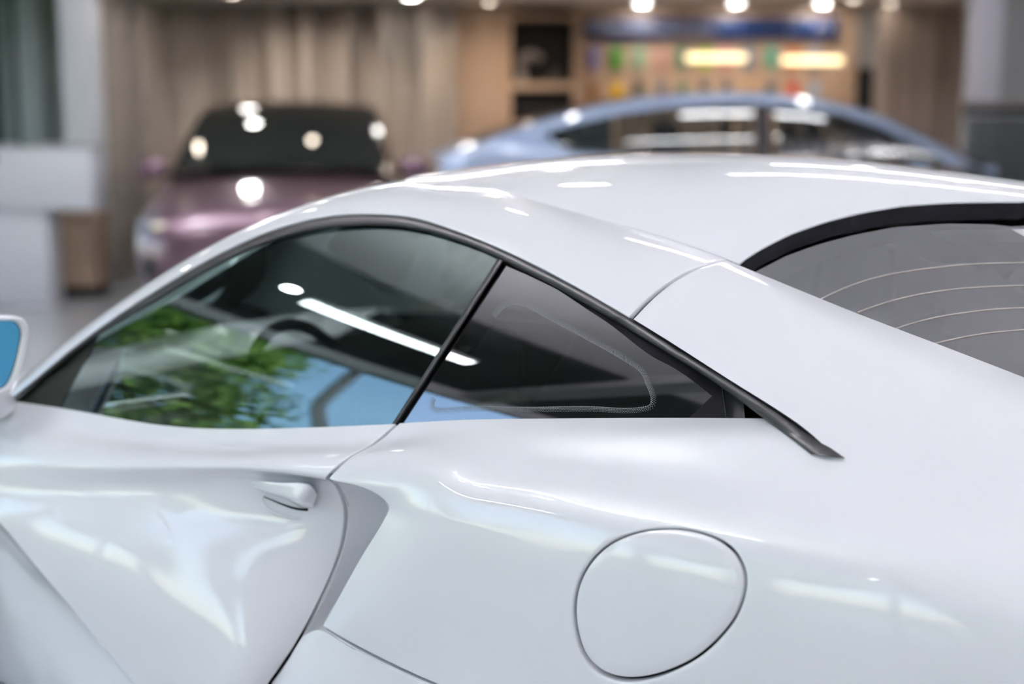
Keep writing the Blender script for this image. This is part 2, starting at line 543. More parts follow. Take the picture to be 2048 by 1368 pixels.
def C(px, py, y):
    """point of the car seen at a pixel, at the side distance y from the car's centre plane"""
    d = cray(px, py)
    return _c0 + d * ((y - _c0[1]) / d[1])

def hit(px, py, f, t0=1.3, t1=4.2, n=240):
    """first point along the sight line where f changes sign"""
    d = cray(px, py)
    ts = np.linspace(t0, t1, n)
    v = np.array([f(_c0 + d * t) for t in ts])
    k = np.where(v[:-1] * v[1:] <= 0)[0]
    if len(k) == 0:
        t = ts[np.argmin(np.abs(v))]
        return _c0 + d * t
    a, b = ts[k[0]], ts[k[0] + 1]; fa = v[k[0]]
    for _ in range(30):
        m = (a + b) / 2; fm = f(_c0 + d * m)
        if fa * fm <= 0: b = m
        else: a, fa = m, fm
    return _c0 + d * (a + b) / 2

car = empty('sports_car')
car.matrix_world = Matrix(((FW[0], LF[0], 0, CO[0]), (FW[1], LF[1], 0, CO[1]), (0, 0, 1, 0), (0, 0, 0, 1)))
tag(car, 'glossy white sports coupe with flying rear buttress filling the foreground', 'car')

# ---- greenhouse side surface (tumblehome with plan curvature)
def gy(x, z, off=0.0):
    dz = z - .84
    return .802 - .34 * dz - .55 * dz * abs(dz) - .035 * (x - .75) ** 2 + off

def on_side(px, py, off=0.0):
    d = cray(px, py); y = .75
    for _ in range(14):
        p = _c0 + d * ((y - _c0[1]) / d[1])
        y = gy(p[0], p[2], off)
    return _c0 + d * ((y - _c0[1]) / d[1])

def side_patch(top, bot, nu, nv, off=0.0, bulge=0.0, fn=curve):
    """sheet on the greenhouse side between two outlines; bulge rounds it like a rubber seal"""
    A = curve(top, nu); B = curve(bot, nu)
    G = np.zeros((nv, nu, 3))
    for i in range(nv):
        s = i / (nv - 1)
        e = off + bulge * math.sqrt(max(0, 1 - (2 * s - 1) ** 2))
        for j in range(nu):
            q = A[j] * (1 - s) + B[j] * s
            G[i, j] = on_side(q[0], q[1], e)
    return G

TRIM_TOP = [(24, 797), (60, 767), (110, 725), (190, 662), (300, 588), (400, 528), (500, 478), (600, 444), (680, 430), (750, 427), (830, 436), (900, 457),
            (971, 484), (1046, 518), (1122, 557), (1190, 594), (1258, 634), (1350, 691), (1450, 755), (1540, 811), (1620, 867), (1690, 916)]
TRIM_BOT = [(27, 799), (66, 772), (116, 732), (196, 672), (306, 607), (404, 549), (503, 500), (601, 467), (681, 455), (750, 452), (826, 459), (893, 476),
            (960, 500), (1030, 534), (1105, 571), (1172, 609), (1240, 649), (1330, 703), (1425, 762), (1510, 824), (1570, 868), (1622, 908)]

# ---- door
def CB(px, py):            # belt: just outside the glass
    return on_side(px, py, .006)

door_ctrl = [
    [CB(-120, 778), CB(30, 803), CB(170, 824), CB(340, 853), CB(560, 857), CB(792, 848)],
    [C(-120, 815, .835), C(30, 842, .84), C(150, 860, .842), C(340, 884, .842), C(560, 887, .84), C(744, 888, .838)],
    [C(-120, 868, .878), C(30, 886, .882), C(150, 898, .883), C(340, 909, .883), C(550, 912, .882), C(697, 914, .88)],
    [C(-120, 922, .898), C(30, 932, .902), C(150, 936, .903), C(340, 936, .903), C(520, 938, .903), C(651, 956, .902)],
    [C(-75, 980, .912), C(50, 980, .906), C(200, 976, .898), C(360, 966, .886), C(520, 955, .872), C(668, 967, .862)],
    [C(0, 1045, .928), C(110, 1040, .924), C(260, 1033, .910), C(400, 1028, .890), C(540, 1022, .866), C(690, 1020, .845)],
    [C(60, 1118, .938), C(170, 1105, .938), C(300, 1095, .926), C(430, 1086, .903), C(560, 1080, .873), C(685, 1078, .845)],
    [C(130, 1200, .943), C(230, 1180, .946), C(340, 1166, .936), C(450, 1155, .914), C(560, 1148, .884), C(664, 1142, .853)],
    [C(200, 1285, .943), C(290, 1262, .950), C(380, 1245, .944), C(470, 1232, .927), C(555, 1222, .900), C(632, 1214, .868)],
    [C(270, 1368, .943), C(345, 1345, .952), C(420, 1326, .948), C(490, 1311, .937), C(545, 1298, .914), C(592, 1288, .885)],
    [C(340, 1450, .943), C(400, 1425, .953), C(445, 1406, .951), C(482, 1391, .943), C(512, 1378, .927), C(536, 1368, .905)],
]
NV_D = 150
door_G = gridsurf(door_ctrl, 110, NV_D, fv=pchip, it=30)
panel('door', door_G, M['white'], car, sides='r', mirror=True)
door_edge = door_G[:, -1]

# lower door below the diagonal crease
crease = door_G[int(NV_D * .36):, 0]
cr = curve(crease, 8)
cr = np.concatenate([[cr[0] + np.array([.42, -.03, .14])], cr])
hz = np.maximum(cr[:, 2] - .05, .02)[:, None]
low_ctrl = [cr,
            cr + np.array([.012, -.012, 0]) + hz * np.array([0, -.02, -.07]),
            cr + np.array([.025, -.018, 0]) + hz * np.array([0, -.10, -.5]),
            cr + np.array([.04, -.03, 0]) + hz * np.array([0, -.30, -1.0])]
low_G = gridsurf(low_ctrl, 70, 30, uk=[-2.2, 0, 1, 2, 3, 4, 5, 6, 7], vk=[0, .2, 1, 2])
panel('door_lower_panel', low_G, M['white'], car, ref=(0, 1, -.2), mirror=True)

# ---- rear fender
fend_ctrl = [
    [CB(797, 847), CB(860, 843), CB(950, 839), CB(1100, 837), CB(1250, 836), CB(1400, 836), C(1600, 838, .765), C(1800, 846, .745), C(2048, 864, .72), C(2350, 890, .70), (-.95, .66, .86)],
    [C(749, 888, .838), C(850, 872, .833), C(950, 868, .829), C(1100, 867, .825), C(1250, 868, .82), C(1400, 871, .816), C(1600, 884, .804), C(1800, 902, .79), C(2048, 922, .772), C(2350, 952, .755), (-.96, .71, .845)],
    [C(703, 912, .88), C(845, 897, .87), C(950, 903, .867), C(1100, 916, .864), C(1250, 930, .862), C(1400, 944, .86), C(1600, 963, .855), C(1800, 984, .848), C(2048, 1012, .838), C(2350, 1052, .826), (-.96, .79, .82)],
    [C(655, 957, .902), C(845, 924, .899), C(950, 935, .899), C(1100, 953, .899), C(1250, 972, .899), C(1400, 990, .899), C(1600, 1015, .899), C(1800, 1043, .899), C(2048, 1087, .898), C(2350, 1142, .892), (-.95, .855, .785)],
    [C(717, 973, .910), C(850, 957, .923), C(950, 968, .926), C(1100, 988, .928), C(1250, 1010, .930), C(1400, 1030, .932), C(1600, 1060, .936), C(1800, 1095, .940), C(2048, 1150, .944), C(2350, 1215, .94), (-.94, .90, .74)],
    [C(762, 995, .914), C(855, 995, .938), C(950, 1008, .944), C(1100, 1030, .949), C(1250, 1053, .952), C(1400, 1075, .955), C(1600, 1110, .961), C(1800, 1150, .967), C(2048, 1212, .972), C(2350, 1282, .968), (-.93, .925, .70)],
    [C(777, 1015, .917), C(850, 1035, .945), C(945, 1055, .954), C(1095, 1082, .960), C(1250, 1105, .965), C(1400, 1130, .969), C(1600, 1170, .975), C(1800, 1215, .981), C(2048, 1282, .986), C(2350, 1354, .982), (-.92, .94, .65)],
    [C(763, 1045, .917), C(825, 1085, .946), C(930, 1112, .957), C(1085, 1142, .965), C(1245, 1170, .970), C(1400, 1198, .975), C(1600, 1240, .981), C(1800, 1286, .986), C(2048, 1352, .990), C(2350, 1424, .986), (-.91, .945, .60)],
    [C(723, 1110, .914), C(780, 1150, .943), C(900, 1182, .956), C(1065, 1215, .965), C(1235, 1245, .971), C(1400, 1275, .976), C(1600, 1318, .982), C(1800, 1362, .986), C(2048, 1426, .989), C(2350, 1498, .985), (-.90, .945, .54)],
    [C(683, 1182, .909), C(735, 1215, .937), C(870, 1255, .952), C(1045, 1295, .962), C(1225, 1330, .969), C(1400, 1362, .974), C(1600, 1405, .980), C(1800, 1448, .984), C(2048, 1506, .986), C(2350, 1572, .982), (-.89, .94, .48)],
    [C(644, 1252, .904), C(697, 1284, .925), C(842, 1356, .945), C(1022, 1420, .957), C(1212, 1470, .964), C(1400, 1505, .97), C(1600, 1540, .975), C(1800, 1575, .98), C(2048, 1620, .983), C(2350, 1680, .98), (-.88, .93, .42)],
]
FU = [0, .55, 1.25, 2.2, 3.2, 4.2, 5.4, 6.6, 8.0, 9.6, 11.0]
NU_F, NV_F = 240, 150
fend_G = gridsurf(fend_ctrl, NU_F, NV_F, uk=FU, fv=pchip, it=12)

# fuel filler lid: an ellipse in the photograph traced onto the fender
fend_px = project(to_world(fend_G))
def uv_on(Gpx, px, py):
    """fractional (row, column) of the grid point that is seen at a pixel"""
    d = np.sum((Gpx - np.array([px, py])) ** 2, axis=2)
    i, j = np.unravel_index(np.argmin(d), d.shape)
    v, u = float(i), float(j)
    for _ in range(12):
        p = sample(Gpx, v, u)
        e = np.array([px, py]) - p
        a = sample(Gpx, v + .5, u) - sample(Gpx, v - .5, u)
        b = sample(Gpx, v, u + .5) - sample(Gpx, v, u - .5)
        J = np.stack([a, b], 1)
        try:
            s = np.linalg.solve(J, e)
        except np.linalg.LinAlgError:
            break
        s = np.clip(s, -3, 3)
        v += s[0]; u += s[1]
    return v, u

def sample(G, v, u):
    nv, nu = G.shape[:2]
    i = int(np.clip(math.floor(v), 0, nv - 2)); j = int(np.clip(math.floor(u), 0, nu - 2))
    a, b = v - i, u - j
    return (G[i, j] * (1 - a) * (1 - b) + G[i + 1, j] * a * (1 - b) + G[i, j + 1] * (1 - a) * b + G[i + 1, j + 1] * a * b)

LID = [(1147, 1215), (1155, 1170), (1180, 1123), (1220, 1086), (1265, 1066), (1320, 1056), (1375, 1058), (1425, 1071), (1462, 1094), (1484, 1125), (1492, 1160),
       (1486, 1200), (1468, 1240), (1440, 1276), (1400, 1312), (1350, 1340), (1300, 1357), (1250, 1362), (1205, 1350), (1172, 1320), (1153, 1272)]
NL = 96
lp = np.array(LID + LID[:1], float)
tt = np.concatenate([[0], np.cumsum(np.linalg.norm(np.diff(lp, axis=0), axis=1))])
ext = np.concatenate([lp[-4:-1], lp, lp[1:4]]); te = np.concatenate([tt[-4:-1] - tt[-1], tt, tt[1:4] + tt[-1]])
lid_px = nspl(te, ext, np.linspace(0, tt[-1], NL, endpoint=False))
lid_uv = np.array([uv_on(fend_px, *p) for p in lid_px])
lid_c = lid_uv.mean(0)
fend_N = normals(fend_G) * (1 if oriented(fend_G, (0, 1, .4)) else -1)

def ring_pts(scale, off):
    out = []
    for v, u in lid_c + (lid_uv - lid_c) * scale:
        n = sample(fend_N, v, u)
        out.append(sample(fend_G, v, u) + n / np.linalg.norm(n) * off)
    return np.array(out)

def rings_obj(name, rings, mat, parent, centre=None):
    V = np.concatenate(rings); n = NL; fs = []
    for i in range(len(rings) - 1):
        for k in range(n):
            l = (k + 1) % n
            fs.append((i * n + k, (i + 1) * n + k, (i + 1) * n + l, i * n + l))
    if centre is not None:
        V = np.concatenate([V, centre[None]])
        b = (len(rings) - 1) * n
        for k in range(n):
            fs.append((b + k, len(V) - 1, b + (k + 1) % n))
    o = mesh_obj(name, V, fs, mat, parent)
    bm = bmesh.new(); bm.from_mesh(o.data); bmesh.ops.recalc_face_normals(bm, faces=bm.faces)
    f = bm.faces[len(bm.faces) // 2]
    if sum(ff.normal.y for ff in bm.faces) < 0:
        bmesh.ops.reverse_faces(bm, faces=bm.faces)
    bm.to_mesh(o.data); bm.free()
    return o

# fender mesh with a hole for the lid: O-grid between the ellipse and a block of the grid
i0, i1 = int(lid_uv[:, 0].min()) - 5, int(lid_uv[:, 0].max()) + 6
j0, j1 = int(lid_uv[:, 1].min()) - 5, int(lid_uv[:, 1].max()) + 6
i1 = min(i1, NV_F - 3)
def fender_mesh(mirror):
    sg = -1.0 if mirror else 1.0
    ok = oriented(fend_G, (0, 1, .4))
    G2 = add_flange(fend_G, fend_N, 'lb', .0032, .002, .016)
    nv, nu = G2.shape[:2]
    V = [p for p in G2.reshape(-1, 3)]
    fs = []
    for i in range(nv - 1):
        for j in range(nu - 1):
            gi, gj = i, j - 4          # flange rows at bottom and left
            if i0 <= gi < i1 and j0 <= gj < j1:
                continue
            fs.append((i * nu + j, i * nu + j + 1, (i + 1) * nu + j + 1, (i + 1) * nu + j))
    per = [(i0, j) for j in range(j0, j1)] + [(i, j1) for i in range(i0, i1)] + [(i1, j) for j in range(j1, j0, -1)] + [(i, j0) for i in range(i1, i0, -1)]
    # for each perimeter vertex the matching point of the ellipse, by angle about the lid's centre
    sc = np.array([i1 - i0, j1 - j0], float)
    ang_l = np.arctan2(*((lid_uv - lid_c) / sc).T)
    order = np.argsort(ang_l)
    al = ang_l[order]; ul = lid_uv[order]
    al = np.concatenate([al[-2:] - 2 * math.pi, al, al[:2] + 2 * math.pi]); ul = np.concatenate([ul[-2:], ul, ul[:2]])
    K = 10
    rows = [[i * nu + j + 4 for i, j in per]]
    pu = np.array(per, float)
    ap = np.arctan2(*((pu - lid_c) / sc).T)
    e = np.stack([np.interp(ap, al, ul[:, 0]), np.interp(ap, al, ul[:, 1])], 1)
    e_out = lid_c + (e - lid_c) * 1.02
    for k in range(1, K + 1):
        s = k / K
        ids = []
        for a, b in zip(pu, e_out):
            q = a * (1 - s) + b * s
            ids.append(len(V)); V.append(sample(fend_G, q[0], q[1]))
        rows.append(ids)
    for scl, off in ((1.012, -.0009), (1.009, -.003), (1.008, -.015)):
        ids = []
        for b in lid_c + (e - lid_c) * scl:
            n = sample(fend_N, b[0], b[1]); n = n / np.linalg.norm(n)
            ids.append(len(V)); V.append(sample(fend_G, b[0], b[1]) + n * off)
        rows.append(ids)
    m = len(per)
    for a, b in zip(rows[:-1], rows[1:]):
        for k in range(m):
            l = (k + 1) % m
            fs.append((a[k], a[l], b[l], b[k]))
    V = np.array(V) * np.array([1, sg, 1])
    flip = (not ok) != mirror
    if flip:
        fs = [f[::-1] for f in fs]
    return mesh_obj('rear_fender', V, fs, M['white'], car)
fender_mesh(False)
panel('rear_fender', fend_G[:, ::2] * np.array([1, -1, 1]), M['white'], car, ref=(0, -1, .4))
lid = rings_obj('filler_lid', [ring_pts(.972, -.015), ring_pts(.974, -.003), ring_pts(.968, -.0008), ring_pts(.957, 0), ring_pts(.85, 0), ring_pts(.68, 0), ring_pts(.5, 0), ring_pts(.32, 0), ring_pts(.15, 0)],
                M['white'], car, centre=sample(fend_G, *lid_c))
rings_obj('filler_well', [ring_pts(1.03, -.0145), ring_pts(.5, -.0145), ring_pts(.1, -.0145)], M['void'], car)

# dark sheets added behind the shut lines to stand for shade in the gaps
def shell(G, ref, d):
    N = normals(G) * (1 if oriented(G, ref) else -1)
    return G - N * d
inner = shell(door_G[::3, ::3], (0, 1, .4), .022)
panel('gap_shade_shell', inner, M['void'], car, mirror=True)

# ---- air intake behind the door
k = int(NV_D * .335)
de = door_G[k:, -1]
deN = curve(de, 12)
lip = np.array([C(*p) for p in [(700, 962, .86), (790, 985, .80), (815, 1015, .785), (805, 1060, .782), (775, 1110, .785), (745, 1160, .795), (715, 1205, .812), (690, 1240, .835), (665, 1268, .868), (650, 1300, .885), (640, 1340, .90), (630, 1385, .905)]])
lip = curve(lip, 12)
inner_start = deN + np.array([-.002, -.004, 0])
int_ctrl = [[inner_start[i], inner_start[i] * .68 + lip[i] * .32 + np.array([0, -.004, 0]), inner_start[i] * .3 + lip[i] * .7 + np.array([0, -.004, 0]), lip[i]] for i in range(12)]
int_G = gridsurf(int_ctrl, 30, 60)
panel('air_intake', int_G, M['intake'], car, sides='l', mirror=True)

# intake roof and lip return, so that the lip reads as a solid edge
lipedge = fend_G[int(NV_F * .3):, 0]
le = curve(lipedge, 40)
ret = np.stack([le, le + np.array([-.006, -.012, 0]), le + np.array([-.03, -.05, .0]), le + np.array([-.06, -.11, 0.])])
panel('intake_lip', ret, M['intake'], car, ref=(1, 0, 0))

# ---- side skirt below the fender
skt = [[C(604, 1272, .884), C(642, 1256, .902), C(697, 1287, .922), C(842, 1359, .943), C(1022, 1424, .955), C(1212, 1474, .962)],
       [C(584, 1305, .892), C(624, 1295, .906), C(680, 1328, .922), C(825, 1400, .942), C(1010, 1465, .954), C(1200, 1515, .96)],
       [C(545, 1365, .902), C(595, 1365, .912), C(655, 1400, .924), C(800, 1470, .94), C(990, 1530, .95), C(1190, 1570, .955)],
       [C(470, 1460, .905), C(540, 1480, .91), C(610, 1520, .915), C(770, 1590, .925), C(970, 1640, .93), C(1170, 1670, .935)]]
sk_G = gridsurf(skt, 60, 40)
panel('side_skirt', sk_G, M['white'], car, sides='tl', mirror=True)

# ---- roof: crowned sheet, its crown line fitted to the outline in the photograph
SEAM = [(870, 366, .46), (976, 376, .462), (1060, 397, .464), (1140, 420, .466), (1220, 443, .468), (1300, 467, .471), (1375, 492, .475), (1449, 520, .48)]
seam3 = np.array([C(*p) for p in SEAM])
sx = seam3[::-1]
YS = .47
def zs_of(x):
    # seam height along the car, continued gently outside the measured stretch
    xs = sx[:, 0]; zs = sx[:, 2]
    x = np.asarray(x, float)
    sl0 = (zs[1] - zs[0]) / (xs[1] - xs[0]); sl1 = (zs[-1] - zs[-2]) / (xs[-1] - xs[-2])
    xx = np.clip(x, xs[0], xs[-1])
    r = nspl(xs, zs, np.asarray(xx).ravel()).reshape(np.shape(xx))
    return r + np.where(x < xs[0], sl0 * (x - xs[0]) , 0) + np.where(x > xs[-1], sl1 * (x - xs[-1]) - .12 * (x - xs[-1]) ** 2, 0)
ZK = np.array([-.35, -.1, .15, .4, .65, .9, 1.15])
ZC = np.array([1.158, 1.224, 1.255, 1.27, 1.265, 1.245, 1.21])
SIL = np.array([(740, 370), (800, 355), (900, 338), (1000, 325), (1100, 315), (1200, 308), (1300, 305), (1400, 305), (1500, 307), (1600, 311), (1700, 318), (1800, 328), (1900, 341), (2048, 360)], float)
def roof_z(x, y):
    zc = nspl(ZK, ZC, np.asarray(x, float).ravel()).reshape(np.shape(x))
    zs = zs_of(x)
    q = np.abs(np.asarray(y) / YS)
    return zc - (zc - zs) * (.75 * q ** 2 + .25 * q ** 4)
for it_ in range(14):
    X, Y = np.meshgrid(np.linspace(-.35, 1.15, 121), np.linspace(.3, -.47, 60))
    P = np.stack([X, Y, roof_z(X, Y)], -1)
    pp = project(to_world(P)).reshape(-1, 2); xf = X.reshape(-1)
    num = np.zeros(len(ZK)); den = np.zeros(len(ZK)) + 1e-6
    for sxp, syp in SIL:
        m_ = np.abs(pp[:, 0] - sxp) < 14
        if not m_.any(): continue
        q = np.where(m_)[0][np.argmin(pp[m_, 1])]
        e = (pp[q, 1] - syp) / F * 3.0
        wgt = np.clip(1 - np.abs(ZK - xf[q]) / .25, 0, 1)
        num += wgt * e; den += wgt
    ZC = ZC + .7 * num / den

def roof_hit(px, py):
    return hit(px, py, lambda p: p[2] - float(roof_z(p[0], p[1])), 1.9, 3.6, 80)
REDGE = [(1480, 525), (1520, 499), (1580, 468), (1650, 443), (1720, 425), (1800, 411), (1900, 404), (2048, 402)]
redge = np.array([roof_hit(*p) for p in REDGE])
redge = np.concatenate([redge, [[-.345, .10, 0], [-.372, 0.0, 0]]])
# trailing edge x as a function of y (symmetric)
_yo = np.argsort(redge[:, 1]); _ys = redge[_yo, 1]; _xs = redge[_yo, 0]
def xe_of(y):
    y = np.abs(np.asarray(y, float))
    return np.interp(y, _ys, _xs)

# roof sheet
XF = .80
ny = 81; nx = 90
ysv = np.linspace(YS, -YS, ny)
roof_G = np.zeros((ny, nx, 3))
for i, yy in enumerate(ysv):
    xe = float(xe_of(yy))
    # the front header bows forward at the centre
    xf = XF + .10 * (1 - (yy / YS) ** 2)
    xs_ = xf + (xe - xf) * (1 - (1 - np.linspace(0, 1, nx)) ** 1.0)
    roof_G[i, :, 0] = xs_; roof_G[i, :, 1] = yy
    roof_G[i, :, 2] = roof_z(xs_, np.full(nx, yy))
panel('roof', roof_G, M['white'], car, ref=(0, 0, 1), sides='tbr', inset=.0018, r=.0015, depth=.004)
panel('headliner', roof_G[::4, ::4] - np.array([0, 0, .035]), M['cabin'], car, ref=(0, 0, -1))

# ---- roof rail and windscreen pillar
rail_low = [(24, 796), (60, 766), (110, 724), (190, 661), (300, 587), (400, 527), (500, 477), (600, 443), (700, 428), (800, 431), (860, 443), (920, 464), (985, 490), (1055, 522), (1112, 551), (1165, 580), (1212, 607), (1258, 634)]
rail_up = [(44, 757, .755), (70, 735, .745), (115, 697, .73), (190, 640, .705), (300, 564, .672), (400, 503, .64), (500, 452, .606), (600, 412, .57), (700, 381, .525), (800, 362, .485)]
up3 = [C(*p) for p in rail_up]
xs_s = np.linspace(seam3[0][0] - .005, seam3[-1][0], 8)
up3 += [np.array([x, YS + .001, float(roof_z(x, YS))]) for x in xs_s]
low3 = [on_side(px, py, .010) for px, py in rail_low]
rows = [low3, [], [], up3, []]
for a, b in zip(low3, up3):
    a = np.asarray(a); b = np.asarray(b)
    d = np.linalg.norm(b - a)
    n = np.array([0, .6, .8])
    rows[1].append(a * .68 + b * .32 + n * d * .075)
    rows[2].append(a * .32 + b * .68 + n * d * .075)
rail_G = gridsurf(rows[:4], 200, 34, vk=[0, .33, .67, 1.0])
panel('roof_rail', rail_G, M['white'], car, sides='tr', inset=.0018, r=.0015, depth=.012, mirror=True)
# return of the pillar over to the windscreen
edge = rail_G[-1]
nA = 110
ret = np.stack([edge[:nA], edge[:nA] + np.array([.004, -.012, -.001]), edge[:nA] + np.array([.012, -.04, -.012])])
panel('pillar_return', ret, M['white'], car, ref=(.5, 0, 1), mirror=True)

# windscreen between the pillars
pil = edge[:110]
ws = np.zeros((21, 110, 3))
for i in range(21):
    s = 1 - 2 * i / 20
    ws[i, :, 0] = pil[:, 0] + .012 + .17 * (1 - s * s)
    ws[i, :, 1] = (pil[:, 1] - .04) * s
    ws[i, :, 2] = pil[:, 2] - .012 + .012 * (1 - s * s)
panel('windscreen', ws, M['side_glass'], car, ref=(1, 0, 1))

# ---- window seals and glass
# second, recessed black channel that widens towards the rear of the quarter window
chan_top = [(1006, 523), (1064, 551), (1122, 580), (1190, 618), (1258, 659), (1327, 700), (1395, 742), (1446, 775)]
chan_bot = [(1004, 527), (1046, 545), (1064, 552), (1180, 622), (1215, 645), (1318, 720), (1330, 726), (1425, 793)]
ch_G = side_patch(chan_top, chan_bot, 70, 4, off=-.004)
panel('glass_channel', ch_G, M['void'], car)
ch2 = side_patch([(1424, 792), (1446, 775)], [(1376, 838), (1453, 838)], 12, 10, off=-.0045)
panel('glass_channel', ch2, M['void'], car)

dw_top = [(196, 668), (306, 603), (404, 545), (503, 496), (601, 463), (681, 451), (750, 448), (826, 455), (893, 472), (960, 496), (1003, 518)]
dw_bot = [(110, 812), (150, 822), (200, 834), (270, 850), (340, 860), (420, 864), (500, 865), (570, 865), (640, 862), (720, 858), (779, 856)]
dw_G = side_patch(dw_top, dw_bot, 90, 40, off=-.003)
panel('door_window', dw_G, M['side_glass'], car, mirror=True)
# black corner panel ahead of the door glass
ql_G = side_patch([(25, 799), (66, 770), (116, 730), (200, 668)], [(25, 806), (60, 812), (92, 815), (118, 818)], 30, 16, off=-.001)
panel('corner_panel', ql_G, M['corner'], car, mirror=True)
# divider between door glass and quarter glass
dv_G = side_patch([(996, 517), (780, 854)], [(1007, 523), (790, 854)], 40, 7, off=0.0, bulge=.005)
panel('window_divider', dv_G, M['rubber'], car)

q_top = [(1005, 521), (1064, 548), (1122, 577), (1190, 615), (1258, 656), (1327, 697), (1395, 738), (1444, 770)]
q_bot = [(786, 856), (880, 852), (970, 850), (1070, 848), (1170, 847), (1270, 847), (1370, 847), (1453, 847)]
q_G = side_patch(q_top, q_bot, 90, 40, off=-.006)
panel('quarter_window', q_G, M['quarter_glass'], car, mirror=True)
ed_G = side_patch([(1442, 770), (1452, 847)], [(1446, 772), (1456, 847)], 20, 5, off=-.006, bulge=.003)
panel('glass_edge', ed_G, M['gloss_black'], car)

# black printed border of the quarter window, open inside the rounded triangle
FRIT_IN = [(868, 812), (905, 762), (950, 698), (985, 645), (1003, 622), (1019, 612), (1040, 611), (1070, 624), (1140, 662), (1210, 700), (1262, 731), (1282, 748), (1292, 770), (1301, 796), (1300, 807), (1286, 813), (1200, 813), (1100, 813), (1000, 813), (920, 813)]
def closed_curve(pts, n):
    p = np.array(pts + pts[:1], float)
    t = np.concatenate([[0], np.cumsum(np.linalg.norm(np.diff(p, axis=0), axis=1))])
    e = np.concatenate([p[-4:-1], p, p[1:4]]); te_ = np.concatenate([t[-4:-1] - t[-1], t, t[1:4] + t[-1]])
    return nspl(te_, e, np.linspace(0, t[-1], n, endpoint=False))
NFR = 180
fin = closed_curve(FRIT_IN, NFR)
qpoly = np.array(list(map(tuple, curve(q_top, 60))) + list(map(tuple, curve(q_bot[::-1], 90))))
cen = np.array([1130, 760.0])
def ray_poly(c, d, poly):
    best = 1e9
    for a, b in zip(poly, np.roll(poly, -1, 0)):
        e = b - a
        det = d[0] * -e[1] + d[1] * e[0]
        if abs(det) < 1e-9: continue
        r = a - c
        t = (r[0] * -e[1] + r[1] * e[0]) / det
        u = (d[0] * r[1] - d[1] * r[0]) / det
        if t > 0 and -1e-6 <= u <= 1 + 1e-6: best = min(best, t)
    return best
fout = []
for p in fin:
    d = p - cen
    fout.append(cen + d * min(ray_poly(cen, d, qpoly), 6.0))
fout = np.array(fout)
V = []
NR = 6
for r in range(NR):
    s = r / (NR - 1)
    for a, b in zip(fin, fout):
        q = a * (1 - s) + b * s
        V.append(on_side(q[0], q[1], -.010))
fs = []
for r in range(NR - 1):
    for k_ in range(NFR):
        l = (k_ + 1) % NFR
        fs.append((r * NFR + k_, r * NFR + l, (r + 1) * NFR + l, (r + 1) * NFR + k_))
mesh_obj('printed_border', V, fs, M['frit'], car)
# dotted fringe: rows of small printed dots along the inner outline of the border
fr2 = closed_curve(FRIT_IN, 330)
T = np.roll(fr2, -1, 0) - np.roll(fr2, 1, 0)
T /= np.linalg.norm(T, axis=1, keepdims=True)
Nn = np.stack([T[:, 1], -T[:, 0]], 1)
if np.sum(Nn * (fr2 - cen)) < 0: Nn = -Nn
V = []; fs = []
for r in range(4):
    for k_ in range(len(fr2)):
        if (fr2[k_][0] < 1000 and fr2[k_][1] < 800 and fr2[k_][0] < 990): continue
        base = fr2[k_] + Nn[k_] * (1.2 + r * 2.9) + T[k_] * (1.9 if r % 2 else 0)
        rad = (1.25, 1.1, .95, .75)[r]
        b0 = len(V)
        for c_ in range(5):
            a = 2 * math.pi * c_ / 5
            V.append(on_side(base[0] + rad * math.cos(a), base[1] + rad * math.sin(a), -.0052))
        fs.append(tuple(range(b0, b0 + 5)))
dots = mesh_obj('printed_dots', V, fs, M['dots'], car)
dots['kind'] = 'stuff'

# ---- flying buttress
but_low_px = [(1266, 638), (1350, 690), (1450, 754), (1540, 810), (1620, 866), (1690, 915)]
but_low = [on_side(px, py, .012) for px, py in but_low_px]
foot_px = [(1800, 918), (1930, 918), (2048, 919), (2200, 924), (2380, 935)]
for px, py in foot_px:
    v, u = uv_on(fend_px, px, py)
    but_low.append(sample(fend_G, v, u))
# the foot of the seal side comes down onto the fender
v, u = uv_on(fend_px, 1690, 915); foot0 = sample(fend_G, v, u)
but_low[5] = foot0
for k_, wgt in ((4, .8), (3, .6), (2, .4), (1, .2)):
    tgt = C(*but_low_px[k_], but_low[k_][1] + (foot0[1] - on_side(1690, 915, .012)[1]) * wgt)
    but_low[k_] = tgt
but_up = [C(1452, 520, .478), C(1540, 556, .482), C(1640, 597, .488), (1730, 633, .494), (1830, 671, .50), (1930, 709, .506), (2048, 755, .512), (2160, 800, .52), (2270, 846, .53), (2390, 896, .545), (2520, 950, .56)]
but_up = [p if isinstance(p, np.ndarray) else C(*p) for p in but_up]
rows = [but_low, [], [], but_up]
for a, b in zip(but_low, but_up):
    d = np.linalg.norm(np.asarray(b) - a)
    n = np.array([0, .6, .8])
    rows[1].append(a * .68 + b * .32 + n * d * .07)
    rows[2].append(a * .32 + b * .68 + n * d * .07)
but_G = gridsurf(rows, 150, 40, vk=[0, .33, .67, 1.0])
panel('buttress', but_G, M['white'], car, sides='l', inset=.0018, r=.0015, depth=.012, mirror=True)
